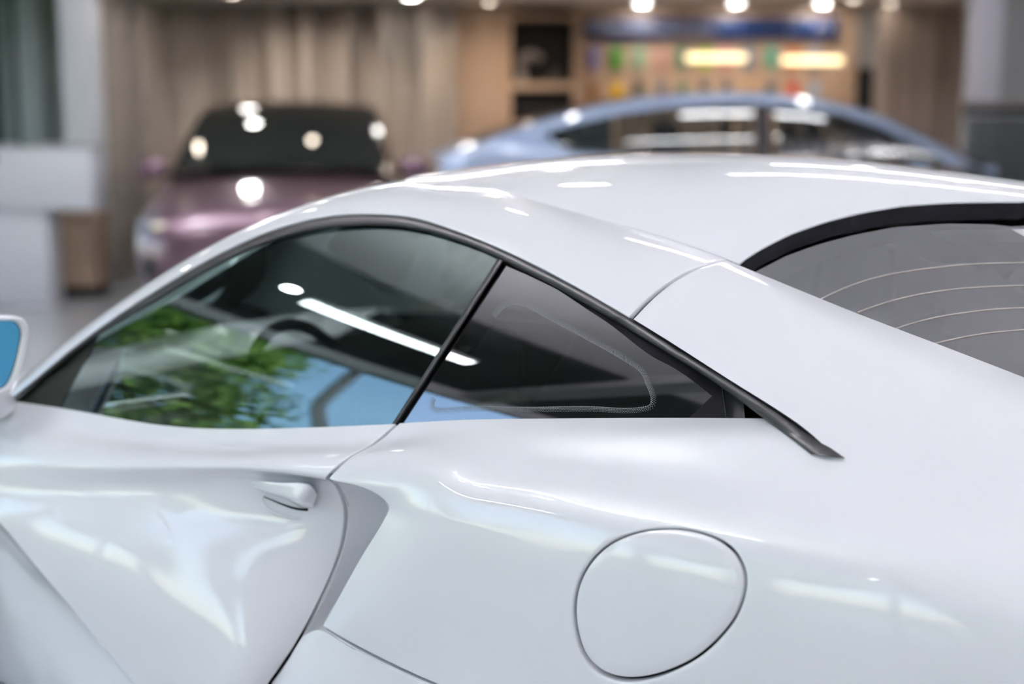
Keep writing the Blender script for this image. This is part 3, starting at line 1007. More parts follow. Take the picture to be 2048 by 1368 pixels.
# one rubber seal runs along the roof rail and on along the lower edge of the buttress
A_ = curve(TRIM_TOP, 260); B_ = curve(TRIM_BOT, 260)
_bp = project(to_world(but_G[0])); _by = but_G[0][:, 1]
def seal_y(px, py, e):
    ys = on_side(px, py, e)[1]
    if px < 1262: return ys
    yb = float(np.interp(px, _bp[:, 0], _by)) - .012 + e
    return ys + (yb - ys) * min(1, (px - 1262) / 120)
trim_G = np.zeros((9, 260, 3))
for i in range(9):
    s = i / 8
    e = .002 + .010 * math.sqrt(max(0, 1 - (2 * s - 1) ** 2))
    for j in range(260):
        q = A_[j] * (1 - s) + B_[j] * s
        y_ = seal_y(A_[j][0], A_[j][1], e) if A_[j][0] > 1262 else seal_y(q[0], q[1], e)
        if A_[j][0] > 1500 and q[1] > 838:      # the end of the seal sits on the fender
            v, u = uv_on(fend_px, q[0], q[1])
            y_ = max(y_, float(sample(fend_G, v, u)[1]) + .002 + e * .5)
        trim_G[i, j] = C(q[0], q[1], y_)
panel('window_seal', trim_G, M['rubber'], car, mirror=True)
be = but_G[-1]
ret = np.stack([be, be + np.array([0, -.004, -.0015]), be + np.array([0, -.012, -.012]), be + np.array([-.005, -.02, -.06]), be + np.array([-.01, -.025, -.2])])
panel('buttress_inner', ret, M['white'], car, ref=(0, -1, .3), mirror=True)
bl = but_G[0][:75]
ret = np.stack([bl, bl + np.array([0, -.006, -.006]), bl + np.array([0, -.06, .0]), bl + np.array([0, -.14, .03])])
panel('buttress_underside', ret, M['rubber'], car, ref=(0, .3, -1))

# ---- rear window between the buttresses
COT = 1.9
_yt = np.linspace(0, .62, 80)
_zv = np.array([float(roof_z(float(xe_of(y)), min(abs(y), YS))) - .032 for y in _yt])
_zt = lambda y: float(np.interp(abs(y), _yt, _zv))
def rear_f(p):
    y = max(-.6, min(.6, p[1]))
    return p[0] - (float(xe_of(y)) + .022 - (_zt(y) - p[2]) * COT)
def rear_pt(y, drop):
    return np.array([float(xe_of(y)) + .022 - drop * COT, y, _zt(y) - drop])
rw = np.zeros((30, 61, 3))
for i in range(30):
    for j in range(61):
        rw[i, j] = rear_pt(.49 - .98 * j / 60, .26 * i / 29)
rw = smooth(rw, 6)
panel('rear_window', rw, M['rear_glass'], car, ref=(-1, 0, 1))
# black gap seal below the trailing edge of the roof
te_e = roof_G[:, -1]
sl = np.stack([te_e + np.array([.003, 0, -.0035]), te_e + np.array([.002, 0, -.014]), te_e + np.array([.006, 0, -.032])])
panel('rear_window_seal', sl, M['void'], car, ref=(-1, 0, 0))
# printed border of the rear window with the deeper centre where the brake light sits
BORD = [(1560, 556), (1600, 534), (1650, 515), (1700, 500), (1740, 488), (1775, 482), (1800, 484), (1825, 500), (1850, 514), (1870, 519), (1920, 519), (1980, 518), (2048, 517)]
def rear_hit(px, py, off=0.0):
    p = hit(px, py, rear_f, 1.7, 3.4, 90)
    return p + np.array([.5, 0, .86]) * -off
bc = curve(BORD, 70)
bt = np.array([p[:2] for p in project(to_world(np.array([rear_pt(y, .0) for y in np.linspace(.46, .02, 70)])))])
low = np.array([rear_hit(*p, off=.006) for p in bc])
top = np.array([rear_pt(y, 0.0) + np.array([-.003, 0, -.006]) for y in np.linspace(low[0][1], low[-1][1], 70)])
# match by side distance
ly = low[:, 1]
top = np.array([rear_pt(float(y), 0.0) + np.array([-.003, 0, -.006]) for y in ly])
bG = np.stack([top * (1 - s) + low * s for s in np.linspace(0, 1, 8)])
ce = low[-1]
bG2 = np.concatenate([bG, (bG[:, ::-1] * np.array([1, -1, 1]))], 1)
panel('rear_printed_border', bG2, M['frit'], car, ref=(-1, 0, 1))
# third brake light behind the glass
bl_t = [(1858, 458), (1900, 456), (1970, 455), (2048, 454)]
bl_b = [(1868, 470), (1895, 479), (1970, 480), (2048, 480)]
A = curve(bl_t, 24); B = curve(bl_b, 24)
bG = np.array([[rear_hit(*(A[j] * (1 - s) + B[j] * s), off=.004) for j in range(24)] for s in np.linspace(0, 1, 5)])
bG = np.concatenate([bG, bG[:, ::-1] * np.array([1, -1, 1])], 1)
panel('brake_light', bG, M['frost'], car, ref=(-1, 0, 1))
for pts in ([(1640, 600), (1700, 573), (1780, 550), (1850, 539), (1940, 530), (2048, 527)], [(1715, 626), (1780, 604), (1850, 588), (1940, 577), (2048, 572)],
            [(1790, 659), (1850, 641), (1920, 628), (1990, 620), (2048, 617)], [(1862, 690), (1920, 677), (1980, 667), (2048, 661)]):
    c3 = np.array([rear_hit(px, py, -.001) for px, py in curve(pts, 30)])
    tail = c3[-1]
    # carry the wire on across the glass to the far side
    ys_ = np.linspace(tail[1], -c3[0][1], 30)[1:]
    sl_ = (c3[-1] - c3[-4]) / (c3[-1][1] - c3[-4][1])
    drop = _zt(tail[1]) - tail[2]
    far = []
    for y in ys_:
        q = rear_pt(float(y), drop)
        far.append(q + np.array([.0005, 0, .0009]))
    sweep('heating_wire', np.concatenate([c3, np.array(far)]), .0015, M['wire'], car, seg=5)

# ---- body behind the quarter window, seen below the buttress
pw = [[C(1440, 745, .66), C(1462, 745, .655), C(1482, 745, .65)], [C(1450, 860, .69), C(1472, 860, .685), C(1492, 860, .68)]]
panel('body_post', gridsurf(pw, 8, 8), M['intake'], car)
pw = [[C(1478, 740, .64), C(1560, 760, .60)], [C(1486, 865, .66), C(1640, 905, .62)]]
panel('inner_glass', gridsurf(pw, 8, 8), M['gloss_black'], car)

# ---- engine deck and tail
dk = [[(.0, y, .80), (-.3, y, .80 - .02 * abs(y)), (-.6, y, .79), (-.95, y, .80)] for y in (.70, .35, 0, -.35, -.70)]
panel('engine_deck', gridsurf(dk, 20, 20), M['white'], car, ref=(0, 0, 1))
E5 = fend_G[[0, 30, 75, 112, NV_F - 1], -1]
tl = []
for p_, bx_ in zip(E5, (.03, .08, .12, .10, .04)):
    tl.append([p_, (p_[0] - bx_ * .8, p_[1] * .55, p_[2] + .01), (p_[0] - bx_, 0, p_[2] + .012), (p_[0] - bx_ * .8, -p_[1] * .55, p_[2] + .01), p_ * np.array([1, -1, 1])])
tl.append([(-.78, .80, .20), (-.84, .42, .19), (-.86, 0, .19), (-.84, -.42, .19), (-.78, -.80, .20)])
panel('tail', gridsurf(tl, 40, 40), M['white'], car, ref=(-1, 0, .2))

# ---- bonnet and nose ahead of the doors (out of the picture to the left)
kd = int(NV_D * .36)
front = np.concatenate([door_G[:kd:4, 0], low_G[::3, 0] if abs(low_G[0, 0, 0] - door_G[kd, 0, 0]) < .02 else door_G[kd:kd + 1, 0]])
front = np.concatenate([door_G[:kd:3, 0], [door_G[kd - 1, 0] + np.array([0, -.01, -.12]), door_G[kd - 1, 0] + np.array([0, -.04, -.28])]])
fc0 = curve(front, 14)
WX = 2.30
colsN = []
for dx, dy, dz in ((0, 0, 0), (.2, .015, -.02), (.45, .03, -.09), (.7, .0, -.18), (.92, -.10, -.26), (1.06, -.28, -.35)):
    c = fc0 + np.array([dx, 0, 0])
    c[:, 1] += dy; c[:, 2] += dz * np.linspace(1, .4, 14)
    colsN.append(c)
NF = gridsurf(np.array(colsN).transpose(1, 0, 2), 70, 50)
hh2 = .40 ** 2 - (NF[..., 0] - WX) ** 2
arch = np.where(hh2 > 0, .335 + np.sqrt(np.maximum(hh2, 0)), 0)
NF[..., 2] = np.maximum(NF[..., 2], arch)
panel('front_fender', NF, M['white'], car, sides='l', mirror=True)
top0 = NF[0]
bn = []
for v in np.linspace(1, -1, 9):
    r_ = top0[::6].copy(); r_[:, 1] *= v; r_[:, 2] -= .11 * (1 - v ** 4); r_[:, 0] += .10 * (1 - v * v)
    bn.append(r_)
panel('bonnet', gridsurf(np.array(bn), 60, 40), M['white'], car, ref=(0, 0, 1))
ns = []
for v in np.linspace(1, -1, 9):
    e_ = NF[::7, -1].copy(); e_[:, 1] *= v; e_[:, 0] += .12 * (1 - v * v)
    ns.append(e_)
panel('front_bumper', gridsurf(np.array(ns), 20, 40), M['white'], car, ref=(1, 0, 0))
# sill below the door
db = door_G[-1]
sill = np.stack([db, db * np.array([1, 1, 0]) + np.array([0, -.02, 0]) + db * np.array([0, 0, .5]), db * np.array([1, 1, 0]) + np.array([0, -.07, .07])])
panel('sill', sill, M['white'], car, mirror=True)

# ---- wing mirror
mir_px = [(-170, 650), (-120, 638), (-40, 634), (25, 634), (48, 638), (58, 652), (58, 680), (50, 720), (38, 757), (22, 782), (0, 791), (-60, 793), (-120, 786), (-165, 760), (-182, 705)]
mp = closed_curve(mir_px, 72)
def my(px):      # rearward face leans: outer end nearer the camera
    return .875 - (px - 58) * .00062
face = np.array([C(p[0], p[1], my(p[0])) for p in mp])
fc = face.mean(0)
fwd = np.array([1.0, -.12, 0])
rim_in = fc + (face - fc) * .90 + fwd * -.0
rings = [fc + (face - fc) * .885 + fwd * .018, fc + (face - fc) * .90 + fwd * .002, fc + (face - fc) * .955 - fwd * .004, face + fwd * .004, fc + (face - fc) * 1.015 + fwd * .03,
         fc + (face - fc) * .98 + fwd * .075, fc + (face - fc) * .82 + fwd * .115, fc + (face - fc) * .5 + fwd * .14, fc + (face - fc) * .1 + fwd * .148]
n = 72
V = np.concatenate(rings); fs = []
for i in range(len(rings) - 1):
    for k_ in range(n):
        l = (k_ + 1) % n
        fs.append((i * n + k_, i * n + l, (i + 1) * n + l, (i + 1) * n + k_))
fs.append(tuple(range((len(rings) - 1) * n, len(rings) * n)))
wm = mesh_obj('wing_mirror', V, fs, M['white'], car)
bm = bmesh.new(); bm.from_mesh(wm.data); bmesh.ops.recalc_face_normals(bm, faces=bm.faces); bm.to_mesh(wm.data); bm.free()
gp = fc + (face - fc) * .89 + fwd * .012
mg = mesh_obj('mirror_glass', np.concatenate([gp, fc[None] + fwd * .012]), [(k_, (k_ + 1) % n, n) for k_ in range(n)], M['mirror_blue'], wm, shade=False)
frm = [fc + (face - fc) * .905 + fwd * .004, fc + (face - fc) * .885 + fwd * .0115]
mesh_obj('mirror_surround', np.concatenate(frm), [(k_, (k_ + 1) % n, n + (k_ + 1) % n, n + k_) for k_ in range(n)], M['gloss_black'], wm)
foot = C(20, 800, .83)
arm = curve(np.array([C(-20, 775, .90) + fwd * .05, C(0, 790, .87) + fwd * .04, foot + np.array([.02, 0, -.02])]), 12)
sweep('mirror_arm', arm, np.linspace(.024, .03, 12), M['white'], wm, seg=12)

# ---- door handle: a tapering fin above a grip pocket drawn as a dark strip and a ridge
hs = [  # sections from front to rear: (top inner, top outer, bottom outer, bottom inner)
    [(502, 962, .872), (504, 963, .875), (505, 974, .876), (503, 976, .871)],
    [(530, 962, .871), (532, 963, .888), (535, 983, .891), (530, 987, .87)],
    [(575, 964, .866), (574, 965, .900), (575, 996, .904), (575, 1003, .864)],
    [(625, 970, .860), (621, 971, .902), (595, 1004, .912), (612, 1018, .858)],
    [(636, 985, .857), (634, 988, .880), (625, 1008, .884), (626, 1016, .856)],
]
H = np.array([[C(*p) for p in sec] for sec in hs])
Hc = []
for j in range(4):
    Hc.append(curve(H[:, j], 24))
Hc = np.array(Hc).transpose(1, 0, 2)      # 24,4,3
# round each section
sec_n = 20
HH = []
for sec in Hc:
    q = np.concatenate([sec, sec[:1]])
    pts = []
    for a, b in zip(q[:-1], q[1:]):
        for s in np.linspace(0, 1, 5, endpoint=False):
            pts.append(a * (1 - s) + b * s)
    pts = np.array(pts)
    for _ in range(1):
        pts = pts * .6 + (np.roll(pts, 1, 0) + np.roll(pts, -1, 0)) * .2
    HH.append(pts)
HH = np.array(HH)
fs = grid_faces(24, 20, closed=True) + [tuple(range(20)), tuple(range(23 * 20, 24 * 20))[::-1]]
hd = mesh_obj('door_handle', HH.reshape(-1, 3), fs, M['white'], car)
bm = bmesh.new(); bm.from_mesh(hd.data); bmesh.ops.recalc_face_normals(bm, faces=bm.faces); bm.to_mesh(hd.data); bm.free()
try: hd.data.set_sharp_from_angle(angle=math.radians(50))
except Exception: pass
door_px = project(to_world(door_G))
door_N = normals(door_G) * (1 if oriented(door_G, (0, 1, .4)) else -1)
def on_door(px, py, off):
    v, u = uv_on(door_px, px, py)
    nn = sample(door_N, v, u)
    return sample(door_G, v, u) + nn / np.linalg.norm(nn) * off
slit = np.array([on_door(px, py, .001) for px, py in curve([(528, 993), (552, 1003), (575, 1012), (598, 1018), (616, 1019)], 24)])
sweep('grip_shade', slit, np.linspace(.0008, .0022, 24), M['void'], hd, seg=6)  # dark strip laid on the door for the shade of the grip pocket
lipc = np.array([on_door(px, py, .0) for px, py in curve([(526, 996), (533, 1012), (546, 1023), (568, 1031), (590, 1036), (602, 1036)], 24)]) + np.array([0, .0015, 0])
sweep('grip_lip', lipc, .0034 * np.sin(np.linspace(.25, math.pi - .3, 24)), M['white'], hd, seg=8)

# ---- cabin: tub, seats, dashboard, steering wheel
box('cabin_floor', (.75, 0, .30), (1.7, 1.45, .06), M['cabin'], car, .02)
box('bulkhead', (.02, 0, .62), (.05, 1.24, .62), M['cabin'], car, .02)
def seat(y):
    s = empty('seat'); s.parent = car; s.location = (.62, y, 0)
    back = []
    for z, x0, hw, th in ((.42, -.10, .24, .09), (.55, -.14, .26, .10), (.72, -.19, .255, .10), (.86, -.235, .22, .09), (.95, -.262, .15, .08), (1.04, -.285, .125, .075), (1.09, -.297, .09, .05)):
        ring = [(x0 + th * math.cos(a) * (1 if math.cos(a) > 0 else .8), hw * np.sign(math.sin(a)) * abs(math.sin(a)) ** .7, z) for a in np.linspace(0, 2 * math.pi, 24, endpoint=False)]
        back.append(ring)
    B_ = nspl(np.arange(7), np.array(back), np.linspace(0, 6, 30))
    o = mesh_obj('seat_back', B_.reshape(-1, 3), grid_faces(30, 24, closed=True) + [tuple(range(29 * 24, 30 * 24))], M['seat'], s)
    bm = bmesh.new(); bm.from_mesh(o.data); bmesh.ops.recalc_face_normals(bm, faces=bm.faces); bm.to_mesh(o.data); bm.free()
    box('seat_cushion', (.14, 0, .40), (.5, .5, .14), M['seat'], s, .05, seg=4)
    return s
seat(.36); seat(-.36)
box('dashboard', (1.42, 0, .66), (.42, 1.36, .20), M['cabin'], car, .06, seg=4)
swc = np.array([1.15, .36, .74])
t_ = np.linspace(0, 2 * math.pi, 40, endpoint=False)
sw = np.array([swc + .165 * (math.cos(a) * np.array([0, 1, 0]) + math.sin(a) * np.array([.35, 0, .94])) for a in t_])
swo = sweep('steering_wheel', sw, .014, M['cabin'], car, closed=True)
sweep('wheel_spoke', np.array([sw[0], swc + np.array([.03, 0, 0]), sw[20]]), .013, M['cabin'], swo)
mr = sweep('rear_view_mirror', np.array([[1.05, .09, 1.10], [1.05, 0, 1.105], [1.05, -.09, 1.10]]), .028, M['gloss_black'], car)

# ---- wheels
def wheel(x, y, r, wd):
    e = empty('wheel'); e.parent = car; e.location = (x, y, r); 
    sgn = 1 if y > 0 else -1
    lathe('tyre', [(r * .72, -wd / 2), (r * .93, -wd / 2), (r, -wd * .38), (r, wd * .38), (r * .93, wd / 2), (r * .72, wd / 2), (r * .70, 0), (r * .72, -wd / 2)], M['tyre'], e, 40, 'y')
    lathe('rim', [(r * .70, -wd * .48), (r * .72, -wd * .5), (r * .72, wd * .5), (r * .70, wd * .48), (r * .66, 0), (r * .70, -wd * .48)], M['alloy'], e, 40, 'y')
    lathe('brake_disc', [(.03, -.01), (r * .5, -.01), (r * .5, .01), (.03, .01), (.03, -.01)], M['steel'], e, 32, 'y')
    lathe('hub', [(.001, sgn * wd * .36), (.04, sgn * wd * .36), (.055, sgn * wd * .2), (.055, 0), (.001, 0)], M['alloy'], e, 20, 'y')
    for k_ in range(10):
        a = 2 * math.pi * k_ / 10
        sweep('spoke', np.array([[.04 * math.cos(a), sgn * wd * .3, .04 * math.sin(a)], [r * .69 * math.cos(a + .12), sgn * wd * .4, r * .69 * math.sin(a + .12)]]), [.018, .012], M['alloy'], e, seg=6)
for x, y, r, wd in ((-.30, .80, .345, .30), (-.30, -.80, .345, .30), (2.30, .82, .335, .25), (2.30, -.82, .335, .25)):
    wheel(x, y, r, wd)
box('underbody', (.9, 0, .20), (3.3, 1.5, .08), M['void'], car, .02)

# ================================================================== podiums
def podium(name, cx, cy, rz, sx_, sy_, label):
    o = box(name, (0, 0, -.002), (sx_, sy_, -2 * 0 + .196), M['white_paint'], None, .03, seg=3)
    o.data.transform(Matrix.Translation((0, 0, -.098)))
    o.location = (cx, cy, 0); o.rotation_euler = (0, 0, rz)
    tag(o, label, 'podium')
    return o
pc = to_world(np.array([.75, 0, 0.]))
podium('podium', pc[0], pc[1], math.atan2(FW[1], FW[0]), 4.6, 2.4, 'low white podium under the white sports coupe')

# ================================================================== background: left side
# white column and window frame beside the curtain
def col_box(name, px0, px1, Y, dep, z0, z1, mat, label, cat=None):
    x0 = (px0 - 1024) / F * Y / 1.0; x1 = (px1 - 1024) / F * Y
    o = box(name, ((x0 + x1) / 2, Y + dep / 2, (z0 + z1) / 2), (x1 - x0, dep, z1 - z0), mat, None, .01)
    if cat: tag(o, label, cat)
    else: structure(o, label)
    return o
col_box('trim_8', 138, 205, 13.0, .28, FL, 2.6, M['white_paint'], 'white column beside the curtain')
col_box('trim_9', 52, 100, 14.6, .2, FL, 2.6, M['frame'], 'pale blue window post at the end of the glass wall')
col_box('wall_2', 96, 142, 15.2, .1, FL, 2.6, M['wall_grey'], 'grey strip of wall behind the white column')

# reception counter
ct = empty('reception_counter', (-4.3, 11.75, FL)); tag(ct, 'white L-shaped reception counter at the left edge before the column', 'counter')
box('counter_top', (.45, 0, 1.045), (.9 + .02, .42, .50), M['white_paint'], ct, .008)
box('counter_base', (.25, .02, .40), (.52, .36, .80), M['white_paint'], ct, .006)
box('counter_slab', (.45, 0, 1.302), (.96, .46, .016), M['wall_grey'], ct, .004)
lathe('emblem', [(.0005, 0), (.055, 0), (.055, .006), (.0005, .006)], pmat('emblem_grey', (.12, .12, .15), .4), ct, 24, 'y', (.095, -.2165, 1.20))
cb = empty('wooden_cabinet', (-4.05, 12.35, FL)); tag(cb, 'low brown wooden cabinet behind the reception counter', 'cabinet')
box('carcass', (.0, 0, .39), (1.0, .42, .60), M['wood'], cb, .006)
box('plinth', (.0, .02, .045), (.96, .36, .09), M['black'], cb)
box('cabinet_top', (.0, 0, .705), (1.04, .46, .03), M['wood'], cb, .005)

# curtain: pleated sheet with a return along the column
def curtain(name, pts, z0, z1, label, seed, pleat=.21):
    r_ = np.random.default_rng(seed)
    base = curve(np.array(pts, float), 900, fn=pchip)
    seg_ = np.linalg.norm(np.diff(base, axis=0), axis=1)
    s = np.concatenate([[0], np.cumsum(seg_)])
    # irregular pleats
    kn = [0.0]
    while kn[-1] < s[-1]: kn.append(kn[-1] + pleat * r_.uniform(.55, 1.5))
    ph = np.interp(s, kn, np.arange(len(kn)) * math.pi)
    amp = .13 * (1 + .3 * np.sin(s * 1.7))
    T = np.gradient(base, axis=0); T /= np.linalg.norm(T, axis=1, keepdims=True)
    Nn_ = np.stack([T[:, 1], -T[:, 0]], 1)
    rows_ = []
    for z in np.linspace(z0, z1, 7):
        q = (z - z0) / (z1 - z0)
        o_ = amp * (np.sin(ph) * (1 - .25 * q) + .25 * np.sin(2.3 * ph + q))
        p = base + Nn_ * o_[:, None]
        rows_.append(np.concatenate([p, np.full((len(p), 1), z)], 1))
    o = mesh_obj(name, np.concatenate(rows_), grid_faces(7, 900), M['curtain'])
    so = o.modifiers.new('thickness', 'SOLIDIFY'); so.thickness = .006
    tag(o, label, 'curtain')
    return o
curtain('curtain', [(-3.80, 13.35), (-3.84, 14.4), (-3.92, 15.6), (-3.6, 16.15), (-2.6, 16.2), (-1.2, 16.2), (-.62, 16.2)], FL + .01, 2.555, 'long beige pleated curtain behind the purple car', 3)
rail_c = sweep('curtain_rail', np.array([[-3.8, 16.2, 2.582], [-.6, 16.2, 2.582]]), .018, M['fixture'])
tag(rail_c, 'thin rail under the ceiling carrying the beige curtain', 'curtain rail')

# ================================================================== background: wooden display wall
YW = 16.9
def bx(px, Y=YW): return (px - 1024) / F * Y
def bz(py, Y=YW): return at(1024, py, Y)[2]
def wpos(px, py, Y=YW):
    p = at(px, py, Y); return p[0], p[2]
o = box('wall_3', ((bx(912) + bx(1016)) / 2, YW - .06, 1.2), (bx(1016) - bx(912), .12, 2.78), M['wood'], None, .005); structure(o, 'bare wooden wall panel between curtain and shelves')
o = box('wall_4', ((bx(1150) + bx(1700)) / 2, YW + .04, 1.2), (bx(1700) - bx(1150), .08, 2.78), M['wood'], None, .005); structure(o, 'wooden display wall with hanging packs')
sh = empty('shelf_unit', ((bx(1016) + bx(1150)) / 2, YW - .14, FL)); tag(sh, 'tall wooden shelf unit with black niches left of the display wall', 'shelf')
wS = bx(1150) - bx(1016)
box('back_panel', (0, .12, 1.4), (wS - .02, .02, 2.76), M['black'], sh)
for sx_ in (-1, 1): box('side_board', (sx_ * (wS / 2 - .02), 0, 1.4), (.04, .26, 2.78), M['wood'], sh, .004)
for py in (36, 173, 250, 330, 410): 
    zz = bz(py) - FL
    box('shelf_board', (0, 0, zz), (wS - .08, .26, .06 if py != 173 else .085), M['wood'], sh, .004)
# pale bent-arm device and a smaller one on the shelf
zsh = bz(173) + .0425
dv = empty('bent_device', (bx(1052), YW - .14, zsh)); tag(dv, 'pale bent-arm device standing in the upper black niche', 'device')
sweep('stand', np.array([[-.05, 0, 0], [-.055, 0, .15], [-.05, 0, .28]]), [.055, .045, .05], pmat('pale_plastic', (.32, .28, .26), .5), dv, 12)
sweep('arm', curve(np.array([[-.06, 0, .27], [.02, 0, .31], [.12, 0, .30], [.17, 0, .25]]), 12), np.linspace(.05, .04, 12), pmat('pale_plastic_2', (.30, .26, .25), .5), dv, 12)
dv2 = empty('small_device', (bx(1108), YW - .14, zsh)); tag(dv2, 'small dark brown dome device beside the bent-arm one', 'device')
lathe('dome', [(.0005, .16), (.03, .155), (.07, .11), (.09, .05), (.10, 0), (.0005, 0)], pmat('brown_plastic', (.06, .045, .04), .5), dv2, 24)
lathe('foot_ring', [(.095, .0), (.12, .0), (.12, .018), (.095, .02), (.095, 0)], M['black'], dv2, 24)

# blue sign band with pale lettering too blurred to read
sg = empty('sign_band', ((bx(1165) + bx(1660)) / 2, YW - .05, 0)); tag(sg, 'long dark blue sign band across the top of display wall', 'sign')
zc_, hh_ = (bz(36) + bz(78)) / 2, bz(36) - bz(78)
box('sign_board', (0, 0, zc_), (bx(1660) - bx(1165), .04, hh_), pmat('sign_blue', (.012, .035, .13), .4, noise=(3, .1)), sg, .004)
M['letter'] = pmat('sign_letter', (.38, .36, .40), .5)
rl = np.random.default_rng(5)
xx_ = bx(1178)
while xx_ < bx(1425):
    wl_ = rl.uniform(.035, .06)
    box('letter_mark', (xx_ - sg.location.x, -.024, zc_ - .03 + .02 * (bx(1425) - xx_)), (wl_, .008, .055), M['letter'], sg)
    xx_ += wl_ + rl.uniform(.015, .03)
xx_ = bx(1178)
while xx_ < bx(1300):
    box('letter_mark', (xx_ - sg.location.x, -.024, zc_ + .07), (.03, .008, .03), M['letter'], sg); xx_ += .05
for px in (1618, 1630, 1642):
    box('letter_mark', (bx(px) - sg.location.x, -.024, zc_ + .01), (.045, .008, .05), M['letter'], sg)

# packs hanging in two rows
PK = [[('lavender blue', (.22, .20, .42)), ('vivid green', (.06, .36, .02)), ('pale mint', (.30, .48, .30)), ('dusty pink', (.62, .34, .28)), ('deep green', (.01, .18, .10)), ('lime green', (.32, .50, .02)), ('rose pink', (.66, .26, .25)), ('steel blue', (.16, .24, .32)), ('teal', (.10, .42, .30)), ('burnt orange', (.62, .16, .02)), ('grey blue', (.36, .36, .42))],
      [('brown', (.30, .15, .05)), ('bright yellow', (.80, .48, .0)), ('dark olive', (.05, .06, .03)), ('slate grey', (.17, .17, .20)), ('moss green', (.15, .22, .12)), ('charcoal', (.05, .05, .06)), ('graphite', (.08, .08, .10)), ('tan', (.55, .36, .18)), ('smoke grey', (.10, .11, .13)), ('red', (.60, .03, .01)), ('light blue', (.38, .46, .58))]]
PX = [1187, 1233, 1277, 1322, 1364, 1408, 1452, 1496, 1541, 1584, 1628]
pack_mesh = None
for r_, (py, rn) in enumerate(((117, 'upper'), (186, 'lower'))):
    for c_, (nm, colr) in enumerate(PK[r_]):
        x, z = wpos(PX[c_], py)
        t = empty('hanging_pack', (x, YW - .02, z)); tag(t, '%s accessory pack hanging in the %s row of display wall' % (nm, rn), 'accessory', 'packs on the display wall')
        mp_ = pmat('pack_%d_%d' % (r_, c_), colr, .5, noise=(8, .08))
        box('case', (0, -.02, 0), (.13, .025, .25), mp_, t, .012)
        box('hang_tab', (0, -.02, .145), (.05, .006, .05), M['letter'], t, .003)
        sweep('hook', np.array([[0, .02, .155], [0, -.05, .155]]), .004, M['steel'], t, 6)
# two warm pendant tubes before the display wall
for k_, (pa, pb, py) in enumerate(((1372, 1491, 115), (1564, 1684, 120.5))):
    Yp = 15.2
    xa, za = wpos(pa, py, Yp); xb, zb_ = wpos(pb, py, Yp)
    t = empty('pendant_tube', ((xa + xb) / 2, Yp, za)); tag(t, ('left' if k_ == 0 else 'right') + ' one of two warm glowing tube pendants before display wall', 'pendant lamp', 'warm tube pendants')
    hw = (xb - xa) / 2
    sweep('glow_tube', np.array([[-hw, 0, 0], [hw, 0, 0]]), .034, M['pendant'], t, 12)
    for e in (-1, 1):
        sweep('end_cap', np.array([[e * hw, 0, 0], [e * (hw + .02), 0, 0]]), .036, M['fixture'], t, 12)
        sweep('cord', np.array([[e * hw * .8, 0, .03], [e * hw * .8, 0, 2.6 - za]]), .003, M['fixture'], t, 5)

# soffit downlights at the back
for px, Yd, wm_, lb in ((1278, 16.55, 0, 'bright downlight above the left end of sign band'), (1462, 16.55, 0, 'bright downlight above the middle of sign band'), (1630, 16.6, 0, 'bright downlight above the right end of sign band'),
                        (828, 15.55, 0, 'bright downlight above the right part of curtain'), (980, 16.3, 1, 'dim downlight above the wooden wall panel'), (1690, 15.9, 1, 'dim downlight right of sign band'), (1762, 16.6, 1, 'amber downlight over the brown panelling'), (480, 15.3, 1, 'dim downlight above the left part of curtain')):
    downlight(bx(px, Yd), Yd, 2.598, lb, .075 if not wm_ else .05, bool(wm_), 'soffit downlights')
for x, y, wm_, lb, rr in ((-2.53, 13.25, 0, 'bright downlight over the purple car windscreen, left', .07), (-.92, 13.29, 0, 'bright downlight over the purple car windscreen, right', .07), (-2.79, 14.64, 0, 'bright downlight over the purple car roof', .09),
                      (-1.71, 12.8, 1, 'dim downlight over the purple car bonnet centre', .045), (-3.3, 12.9, 1, 'dim downlight over the purple car mirror', .045), (-.57, 12.9, 1, 'dim downlight between purple car and blue sedan', .045)):
    downlight(x, y, 2.598, lb, rr, bool(wm_), 'soffit downlights')
for x, y, e, cl_ in ((1.9, 15.6, 30, (1, .78, .58)), (3.2, 15.6, 30, (1, .78, .58)), (-.3, 15.4, 40, (1, .80, .62)), (-2.2, 15.0, 60, (1, .86, .74))):
    ld = bpy.data.lights.new('wall_washer', 'SPOT'); ld.energy = e; ld.color = cl_; ld.spot_size = math.radians(120); ld.spot_blend = .8; ld.shadow_soft_size = .08
    lo = bpy.data.objects.new('wall_washer', ld); COL.objects.link(lo); lo.location = (x, y, 2.56); lo.rotation_euler = (math.radians(25), 0, 0)

# ================================================================== background: right side
for i, (a, b) in enumerate(((1736, 1778), (1780, 1822), (1824, 1866), (1868, 1910), (1912, 1954), (1956, 1998), (2000, 2048), (2050, 2100))):
    o = box('wall_%d' % (5 + i), ((bx(a) + bx(b)) / 2, YW - (.03 if i % 2 else .05), 1.2), (bx(b) - bx(a), .08, 2.78), M['wood_dark'], None, .01); structure(o, 'brown vertical wall panel right of the doorway')
o = box('door_1', ((bx(1704) + bx(1734)) / 2, YW + .02, .85), (bx(1734) - bx(1704), .05, 2.1), M['black'], None, .005); structure(o, 'narrow dark doorway beside the display wall')
col_box('trim_10', 1932, 1986, 12.6, .3, FL, 2.6, pmat('lilac_column', (.74, .71, .81), .6, noise=(2, .02)), 'pale lilac column at the right')
col_box('wall_20', 1984, 2400, 13.2, .1, FL, 2.6, M['wall_grey'], 'grey wall at the right edge')
gp_ = empty('glass_partition', (bx(2060, 12.1), 12.1, FL)); tag(gp_, 'dark glass partition with pale top rail at the right edge', 'partition')
pwid = bx(2210, 12.1) - bx(1912, 12.1)
ztop = at(1024, 207, 12.1)[2] - FL
box('top_rail', (0, 0, ztop), (pwid, .16, .035), pmat('rail_beige', (.34, .30, .28), .4), gp_, .006)
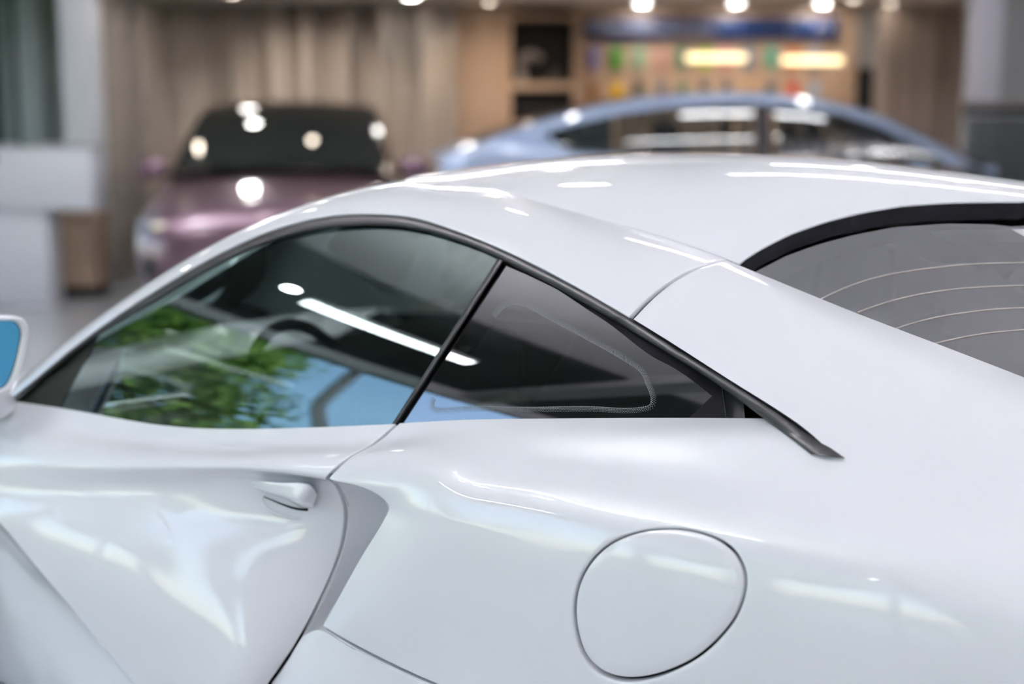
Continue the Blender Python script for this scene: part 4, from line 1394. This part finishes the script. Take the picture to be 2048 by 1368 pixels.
box('rail_dark_board', (0, .0, ztop - .055), (pwid - .02, .12, .07), M['black'], gp_, .004)  # black board under the pale top rail
box('glass_sheet', (0, 0, ztop / 2 - .05), (pwid - .04, .012, ztop - .12), glassmat('smoked_glass', (.50, .52, .52), 1.45), gp_)
for e in (-1, 1): box('end_post', (e * (pwid / 2 - .02), 0, ztop / 2), (.04, .05, ztop), M['steel'], gp_, .005)

# ================================================================== the two cars behind
def make_car(name, label, loc, rz, p):
    t = empty(name, loc, rz); tag(t, label, 'car')
    paint, glass, dark = p['paint'], p['glass'], M['gloss_black']
    # lower body from cross-sections: (x, half width, sill z, shoulder z, centre z)
    secs = []
    for x, wd, zs_, zh, zc in p['stations']:
        zm = (zs_ + zh) / 2
        h = [(x, wd * .86, zs_), (x, wd * .96, zs_ + .10), (x, wd, zm), (x, wd * .985, zh - .12), (x, wd * .95, zh - .03), (x, wd * .86, zh + (zc - zh) * .25), (x, wd * .55, zh + (zc - zh) * .75), (x, 0, zc)]
        secs.append(h + [(a, -b, c) for a, b, c in h[-2::-1]])
    Cn = np.array(secs)
    xs_ = np.abs(np.array([s_[0] for s_ in p['stations']]) - p['stations'][0][0])
    G = gridsurf(Cn, 61, 120, vk=list(xs_), fv=pchip)
    body = panel('body', G, paint, t, ref=(0, 0, 1))
    # end caps
    for idx, nm in ((0, 'front_fascia'), (-1, 'rear_fascia')):
        ring = G[idx]; c = ring.mean(0)
        sgn = 1 if idx == 0 else -1
        rg = [ring, c + (ring - c) * .93 + np.array([sgn * .02, 0, 0]), c + (ring - c) * .6 + np.array([sgn * .035, 0, 0]), c + (ring - c) * .05 + np.array([sgn * .04, 0, 0])]
        V = np.concatenate(rg); n_ = len(ring)
        fs = grid_faces(4, n_, closed=True)
        o = mesh_obj(nm, V, fs, paint, t)
        bm = bmesh.new(); bm.from_mesh(o.data); bmesh.ops.recalc_face_normals(bm, faces=bm.faces); bm.to_mesh(o.data); bm.free()
    # greenhouse: one sheet over the top, one each side
    up = curve(np.array(p['upper'], float), 120)
    be_x = np.linspace(p['upper'][0][0], p['upper'][-1][0], 120)
    bel = np.array(p['belt'], float)
    bz_ = np.interp(be_x, bel[::-1, 0], bel[::-1, 1]) if bel[0, 0] > bel[-1, 0] else np.interp(be_x, bel[:, 0], bel[:, 1])
    wb_ = np.interp(be_x, [a for a, b in p['wbelt']], [b for a, b in p['wbelt']])
    zbu = np.interp(up[:, 0], np.sort(be_x), bz_[np.argsort(be_x)])
    wup = np.interp(up[:, 0], [a for a, b in p['wbelt']], [b for a, b in p['wbelt']]) - p['tumble'] * np.maximum(0, up[:, 1] - zbu)
    vv = np.linspace(1, -1, 41)
    TOP = np.zeros((41, 120, 3))
    uu = np.linspace(0, 1, 120)
    bow = p['bow'] * np.clip(1 - uu / .35, 0, 1) - p['bow'] * .6 * np.clip((uu - .65) / .35, 0, 1)
    for i, v in enumerate(vv):
        TOP[i, :, 0] = up[:, 0] + bow * (1 - v * v)
        TOP[i, :, 1] = wup * v
        TOP[i, :, 2] = up[:, 1] + p['crown'] * (1 - v * v)
    def sub(Gr, u0, u1, v0, v1, off, ref, nu=40, nv=24):
        R, K = Gr.shape[:2]
        N_ = normals(Gr) * (1 if oriented(Gr, ref) else -1)
        out = np.zeros((nv, nu, 3))
        for i, v in enumerate(np.linspace(v0, v1, nv)):
            for j, u in enumerate(np.linspace(u0, u1, nu)):
                out[i, j] = sample(Gr, v * (R - 1), u * (K - 1)) + sample(N_, v * (R - 1), u * (K - 1)) * off
        return out
    if 'dlo' in p:      # open window apertures framed by pillars
        (a0, a1), (r0, r1) = p['ws'], p['rw']
        panel('roof', sub(TOP, a1, r0, 0, 1, 0, (0, 0, 1), 50, 30), p.get('roofmat', paint), t, ref=(0, 0, 1))
        panel('cowl', sub(TOP, 0, a0, 0, 1, 0, (0, 0, 1), 6, 20), dark, t, ref=(0, 0, 1))
        panel('tailgate_edge', sub(TOP, r1, 1, 0, 1, 0, (0, 0, 1), 10, 20), paint, t, ref=(0, 0, 1))
        for va, vb in ((0, .04), (.96, 1)):
            panel('windscreen_pillar', sub(TOP, 0, a1, va, vb, .003, (0, 0, 1), 30, 4), paint, t, ref=(0, 0, 1))
            panel('rear_pillar', sub(TOP, r0, 1, va * (1 if va < .5 else .98), vb * (1.5 if va < .5 else 1), .003, (0, 0, 1), 30, 4), paint, t, ref=(0, 0, 1))
    else:
        panel('roof', TOP, p.get('roofmat', paint), t, ref=(0, 0, 1))
    panel('windscreen', sub(TOP, p['ws'][0], p['ws'][1], .035, .965, .006, (0, 0, 1)), glass, t, ref=(0, 0, 1))
    panel('rear_window', sub(TOP, p['rw'][0], p['rw'][1], .06, .94, .006, (0, 0, 1)), glass, t, ref=(0, 0, 1))
    for sgn in (1, -1):
        SD = np.zeros((24, 120, 3))
        lowp = np.stack([be_x, sgn * wb_, bz_], 1)
        upp = np.stack([up[:, 0], sgn * wup, up[:, 1]], 1)
        # pair points by position along the car so that columns stand upright
        for j in range(120):
            x = up[j, 0]
            b = np.array([x, sgn * np.interp(x, [a for a, b in p['wbelt']], [b for a, b in p['wbelt']]), np.interp(x, np.sort(be_x), bz_[np.argsort(be_x)])])
            for i in range(24):
                s = i / 23
                q = upp[j] * (1 - s) + b * s
                q = q + np.array([0, sgn * .018 * math.sin(math.pi * s), 0])
                SD[i, j] = q
        if 'dlo' in p:
            dl = np.array(p['dlo'])
            def atz(j, z):
                a, b = SD[0, j], SD[-1, j]
                f = min(1, max(0, (a[2] - z) / (a[2] - b[2] + 1e-9)))
                return sample(SD, f * 23, j)
            ja = int(np.argmin(np.abs(SD[0, :, 0] - dl[-1, 0]))); jb = int(np.argmin(np.abs(SD[0, :, 0] - dl[0, 0])))
            ja, jb = min(ja, jb), max(ja, jb)
            rl_ = np.zeros((6, jb - ja + 1, 3)); sl2 = np.zeros((6, jb - ja + 1, 3))
            for k in range(ja, jb + 1):
                x = SD[0, k, 0]
                zt = float(np.interp(x, dl[:, 0], dl[:, 1])); zb2 = float(np.interp(x, dl[:, 0], dl[:, 2]))
                for i in range(6):
                    rl_[i, k - ja] = atz(k, SD[0, k, 2] + (zt - SD[0, k, 2]) * i / 5)
                    sl2[i, k - ja] = atz(k, zb2 + (SD[-1, k, 2] - zb2) * i / 5)
            panel('roof_side', rl_, paint, t, ref=(0, sgn, 0)); panel('door_sill', sl2, paint, t, ref=(0, sgn, 0))
            if ja > 2: panel('front_corner', SD[:, :ja + 1], paint, t, ref=(0, sgn, 0))
            if jb < 117: panel('rear_quarter', SD[:, jb:], paint, t, ref=(0, sgn, 0))
            for px_a, px_b in p['pillars']:
                ks = [k for k in range(ja, jb + 1) if px_a <= SD[0, k, 0] <= px_b]
                if len(ks) < 2: ks = [ks[0], ks[0] + 1] if ks else [int(np.argmin(np.abs(SD[0, :, 0] - px_a))), int(np.argmin(np.abs(SD[0, :, 0] - px_a))) + 1]
                pl_ = np.zeros((10, len(ks), 3))
                for c, k in enumerate(ks):
                    x = SD[0, k, 0]
                    zt = float(np.interp(x, dl[:, 0], dl[:, 1])); zb2 = float(np.interp(x, dl[:, 0], dl[:, 2]))
                    for i in range(10):
                        pl_[i, c] = atz(k, zt + (zb2 - zt) * i / 9) + np.array([0, sgn * .004, 0])
                panel('pillar_cover', pl_, M['pillar'], t, ref=(0, sgn, 0))
        else:
            panel('side_frame', SD, paint, t, ref=(0, sgn, 0))
        for wi, (u0, u1, v0, v1) in enumerate(p['windows']):
            gl_ = sub(SD, u0, u1, v0, v1, .006, (0, sgn, 0), 30, 14)
            if 'dlo' in p:      # trim the glass to the window outline
                topx = np.array(p['dlo'])
                for j in range(gl_.shape[1]):
                    x = gl_[0, j, 0]
                    zt = np.interp(x, topx[:, 0], topx[:, 1]); zb2 = np.interp(x, topx[:, 0], topx[:, 2])
                    z0_, z1_ = SD[0, :, 2], None
                    k0 = int(np.argmin(np.abs(SD[0, :, 0] - x)))
                    a, b = SD[0, k0], SD[-1, k0]
                    for i in range(gl_.shape[0]):
                        s = i / (gl_.shape[0] - 1)
                        z = zt * (1 - s) + zb2 * s
                        f = (a[2] - z) / (a[2] - b[2] + 1e-9)
                        y = a[1] + (b[1] - a[1]) * f + sgn * (.018 * math.sin(math.pi * max(0, min(1, f))) + .007)
                        gl_[i, j] = (x, y, z)
            panel('side_window', gl_, M['bg_glass'] if wi == 2 else glass, t, ref=(0, sgn, 0))
        # mirror, lamps
        mx_, my_, mz_ = p['mirror']
        o = box('side_mirror', (mx_, sgn * my_, mz_), (.13, .24, .17), paint, t, .045, seg=4)
        box('mirror_stalk', (mx_ + .01, sgn * (my_ - .14), mz_ - .06), (.06, .14, .03), dark, o, .01)
        if 'head' in p:
            x, y, z, sx__, sy__, sz__ = p['head']
            hl = box('headlamp', (x, sgn * y, z), (sx__, sy__, sz__), pmat(name + '_lamp_lens', (.30, .33, .38), .08), t, min(sz__, sx__) * .35, seg=3, rz=-sgn * .42)
            box('lamp_strip', (x + .03, sgn * (y - .02), z), (sx__, sy__ * .55, sz__ * .45), emat(name + '_drl', (.95, .86, .70), .55), hl, .01, rz=-sgn * .42)
        if 'tail' in p:
            x, y, z, sx__, sy__, sz__ = p['tail']
            box('tail_lamp', (x, sgn * y, z), (sx__, sy__, sz__), pmat(name + '_tail', (.05, .012, .02), .1), t, .02, seg=3)
        for wx in p['axles']:
            e = empty('wheel'); e.parent = t; e.location = (wx, sgn * p['track'], .36)
            r_, wd = .36, .25
            lathe('tyre', [(r_ * .68, -wd / 2), (r_ * .93, -wd / 2), (r_, -wd * .38), (r_, wd * .38), (r_ * .93, wd / 2), (r_ * .68, wd / 2), (r_ * .66, 0), (r_ * .68, -wd / 2)], M['tyre'], e, 32, 'y')
            lathe('rim', [(.0005, sgn * wd * .36), (r_ * .2, sgn * wd * .40), (r_ * .68, sgn * wd * .48), (r_ * .69, 0), (.0005, 0)], M['alloy'], e, 32, 'y')
    return t

M['pillar'] = pmat('pillar_black', (.03, .028, .033), .55, spec=.2)
M['clear_glass'] = glassmat('clear_car_glass', (.42, .46, .46), 2.1)
def metal_paint(name, col, rough=.32, metal=.55):
    m = pmat(name, col, rough, metal, coat=1.0)
    return m
M['bg_glass'] = pmat('dark_car_glass', (.010, .014, .014), .03, coat=0)
M['bg_glass'].node_tree.nodes['Principled BSDF'].inputs['IOR'].default_value = 1.6
M['plum'] = metal_paint('plum_paint', (.20, .115, .16))
M['ice_blue'] = metal_paint('ice_blue_paint', (.33, .41, .58), .35, .25)

# purple SUV facing the camera
fx_, fy_ = (532 - 1024) / F * 10.2, 10.2
hx, hy = .067, -.9977
cx_, cy_ = fx_ - hx * 2.47, fy_ - hy * 2.47
suv = make_car('suv', 'plum purple SUV with black roof facing the camera before the curtain', (cx_, cy_, FL), math.atan2(hy, hx), dict(
    paint=M['plum'], glass=M['bg_glass'], roofmat=M['gloss_black'],
    stations=[(2.47, .74, .32, .70, .78), (2.40, .90, .28, .76, .85), (2.22, .975, .25, .83, .93), (1.9, .99, .24, .90, 1.00), (1.45, .985, .24, .98, 1.08), (1.0, .98, .24, 1.04, 1.12), (0, .985, .24, 1.06, 1.08), (-1.2, .99, .24, 1.08, 1.08), (-2.0, .98, .26, 1.08, 1.08), (-2.35, .93, .32, 1.04, 1.05), (-2.46, .84, .38, .98, 1.0)],
    upper=[(1.28, 1.09), (1.0, 1.24), (.6, 1.45), (.25, 1.575), (-.2, 1.625), (-.8, 1.63), (-1.4, 1.58), (-1.9, 1.46), (-2.25, 1.22), (-2.32, 1.06)],
    belt=[(1.3, 1.05), (-2.4, 1.07)], wbelt=[(-2.4, .84), (-1.5, .90), (0, .91), (.7, .90), (1.35, .87)], tumble=.32, bow=.20, crown=.045,
    ws=(.015, .36), rw=(.72, .96), windows=[(.16, .44, .12, .93), (.46, .66, .10, .93), (.68, .86, .14, .93)],
    mirror=(.98, 1.06, 1.12), head=(2.34, .76, .765, .12, .34, .09), axles=(1.48, -1.52), track=.84))
# bonnet crease, light bar line, lower grille and badge plate on the nose
box('nose_grille', (2.475, 0, .40), (.06, 1.25, .13), M['black'], suv, .02)
for s_ in (-1, 1): box('corner_vent', (2.40, s_ * .80, .47), (.12, .18, .16), M['black'], suv, .03, rz=-s_ * .5)
for s_ in (-1, 1): sweep('bonnet_crease', curve(np.array([[2.42, s_ * .55, .80], [2.0, s_ * .62, .955], [1.5, s_ * .66, 1.05], [1.3, s_ * .68, 1.07]]), 16), .006, M['plum'], suv, 6)
sweep('nose_line', curve(np.array([[2.30, .80, .745], [2.46, .5, .765], [2.50, 0, .77], [2.46, -.5, .765], [2.30, -.80, .745]]), 24), .012, M['plum'], suv, 8)
box('screen_sticker', (.55, -.50, 1.46), (.012, .16, .09), pmat('sticker_green', (.16, .30, .20), .5), suv)

# light blue fastback facing right, on its own podium; its outline is measured on its near side
YN = 9.75
def sd(px, py, Y=YN):
    q = at(px, py, Y); return q[0], q[2]
sx0 = 1.62
def sl_(px, py, Y): 
    a, b = sd(px, py, Y); return (a - sx0, b)
upper_px = [(1985, 352), (1940, 330), (1880, 297), (1800, 254), (1730, 224), (1650, 203), (1580, 192), (1480, 187), (1370, 190), (1270, 201), (1160, 222), (1060, 252), (980, 281), (915, 306), (880, 320)]
upper = [sl_(a, b, 9.95) for a, b in upper_px]
dlo_px = [(1090, 266, 270), (1110, 259, 283), (1140, 250, 303), (1230, 230, 308), (1330, 215, 312), (1420, 208, 315), (1500, 206, 318), (1600, 213, 322), (1680, 227, 326), (1760, 255, 330), (1830, 290, 333), (1890, 325, 336)]
dlo = [(sd(a, b, 9.9)[0] - sx0, sd(a, b, 9.9)[1], sd(a, c, 9.8)[1]) for a, b, c in dlo_px]
zbelt = dlo[5][2]
x_hi, x_lo = upper[0][0], upper[-1][0]
def uof(px):
    up_ = curve(np.array(upper), 400); x = sd(px, 200, 9.9)[0] - sx0
    return float(np.argmin(np.abs(up_[:, 0] - x))) / 399
sed = make_car('sedan', 'light blue fastback sedan seen from the side behind white roof', (sx0, YN + .95, 0), 0.0, dict(
    paint=M['ice_blue'], glass=M['clear_glass'], pillars=[(sd(1506, 200, 9.9)[0] - sx0, sd(1548, 200, 9.9)[0] - sx0), (sd(1205, 200, 9.9)[0] - sx0, sd(1234, 200, 9.9)[0] - sx0)],
    stations=[(2.52, .72, .22, .58, .62), (2.42, .88, .20, .66, .70), (2.2, .95, .19, .74, .78), (1.7, .97, .18, .86, .88), (1.2, .975, .18, .94, .97), (.2, .975, .18, zbelt - .02, zbelt + .02), (-1.0, .98, .18, zbelt + .02, zbelt + .03), (-1.8, .97, .20, upper[-3][1] - .02, upper[-3][1]), (-2.08, .92, .24, 1.0, 1.02), (-2.2, .82, .32, .90, .94)],
    upper=upper, belt=[(x_hi + .05, zbelt - .07), (.2, zbelt - .03), (x_lo - .05, upper[-1][1] - .06)], wbelt=[(-2.5, .80), (-1.6, .86), (-.5, .90), (.5, .90), (1.4, .86), (1.9, .80)], tumble=.30, bow=.22, crown=.03,
    ws=(.02, .30), rw=(.66, .93), windows=[(uof(1890), uof(1548), 0, 1), (uof(1506), uof(1232), 0, 1), (uof(1222), uof(1090), 0, 1)], dlo=dlo,
    mirror=(1.12, 1.03, zbelt - .12), head=(2.30, .78, .60, .16, .30, .10), tail=(-2.17, .66, .93, .10, .30, .06), axles=(1.50, -1.40), track=.85))
box('cabin_floor', (.2, 0, zbelt - .02), (2.6, 1.5, .03), M['cabin'], sed)
for xs__, ys__ in ((.55, .40), (.55, -.40), (-.45, .40), (-.45, -.40)):
    so_ = box('seat_back', (xs__, ys__, zbelt + .02), (.14, .46, .22), M['seat'], sed, .05, seg=3)
    box('headrest', (xs__ - .03, ys__, zbelt + .18), (.10, .24, .13), M['seat'], so_, .04, seg=3)
podium('podium', 1.6, YN + .95, 0, 3.7, 2.1, 'low white podium under the light blue fastback sedan')
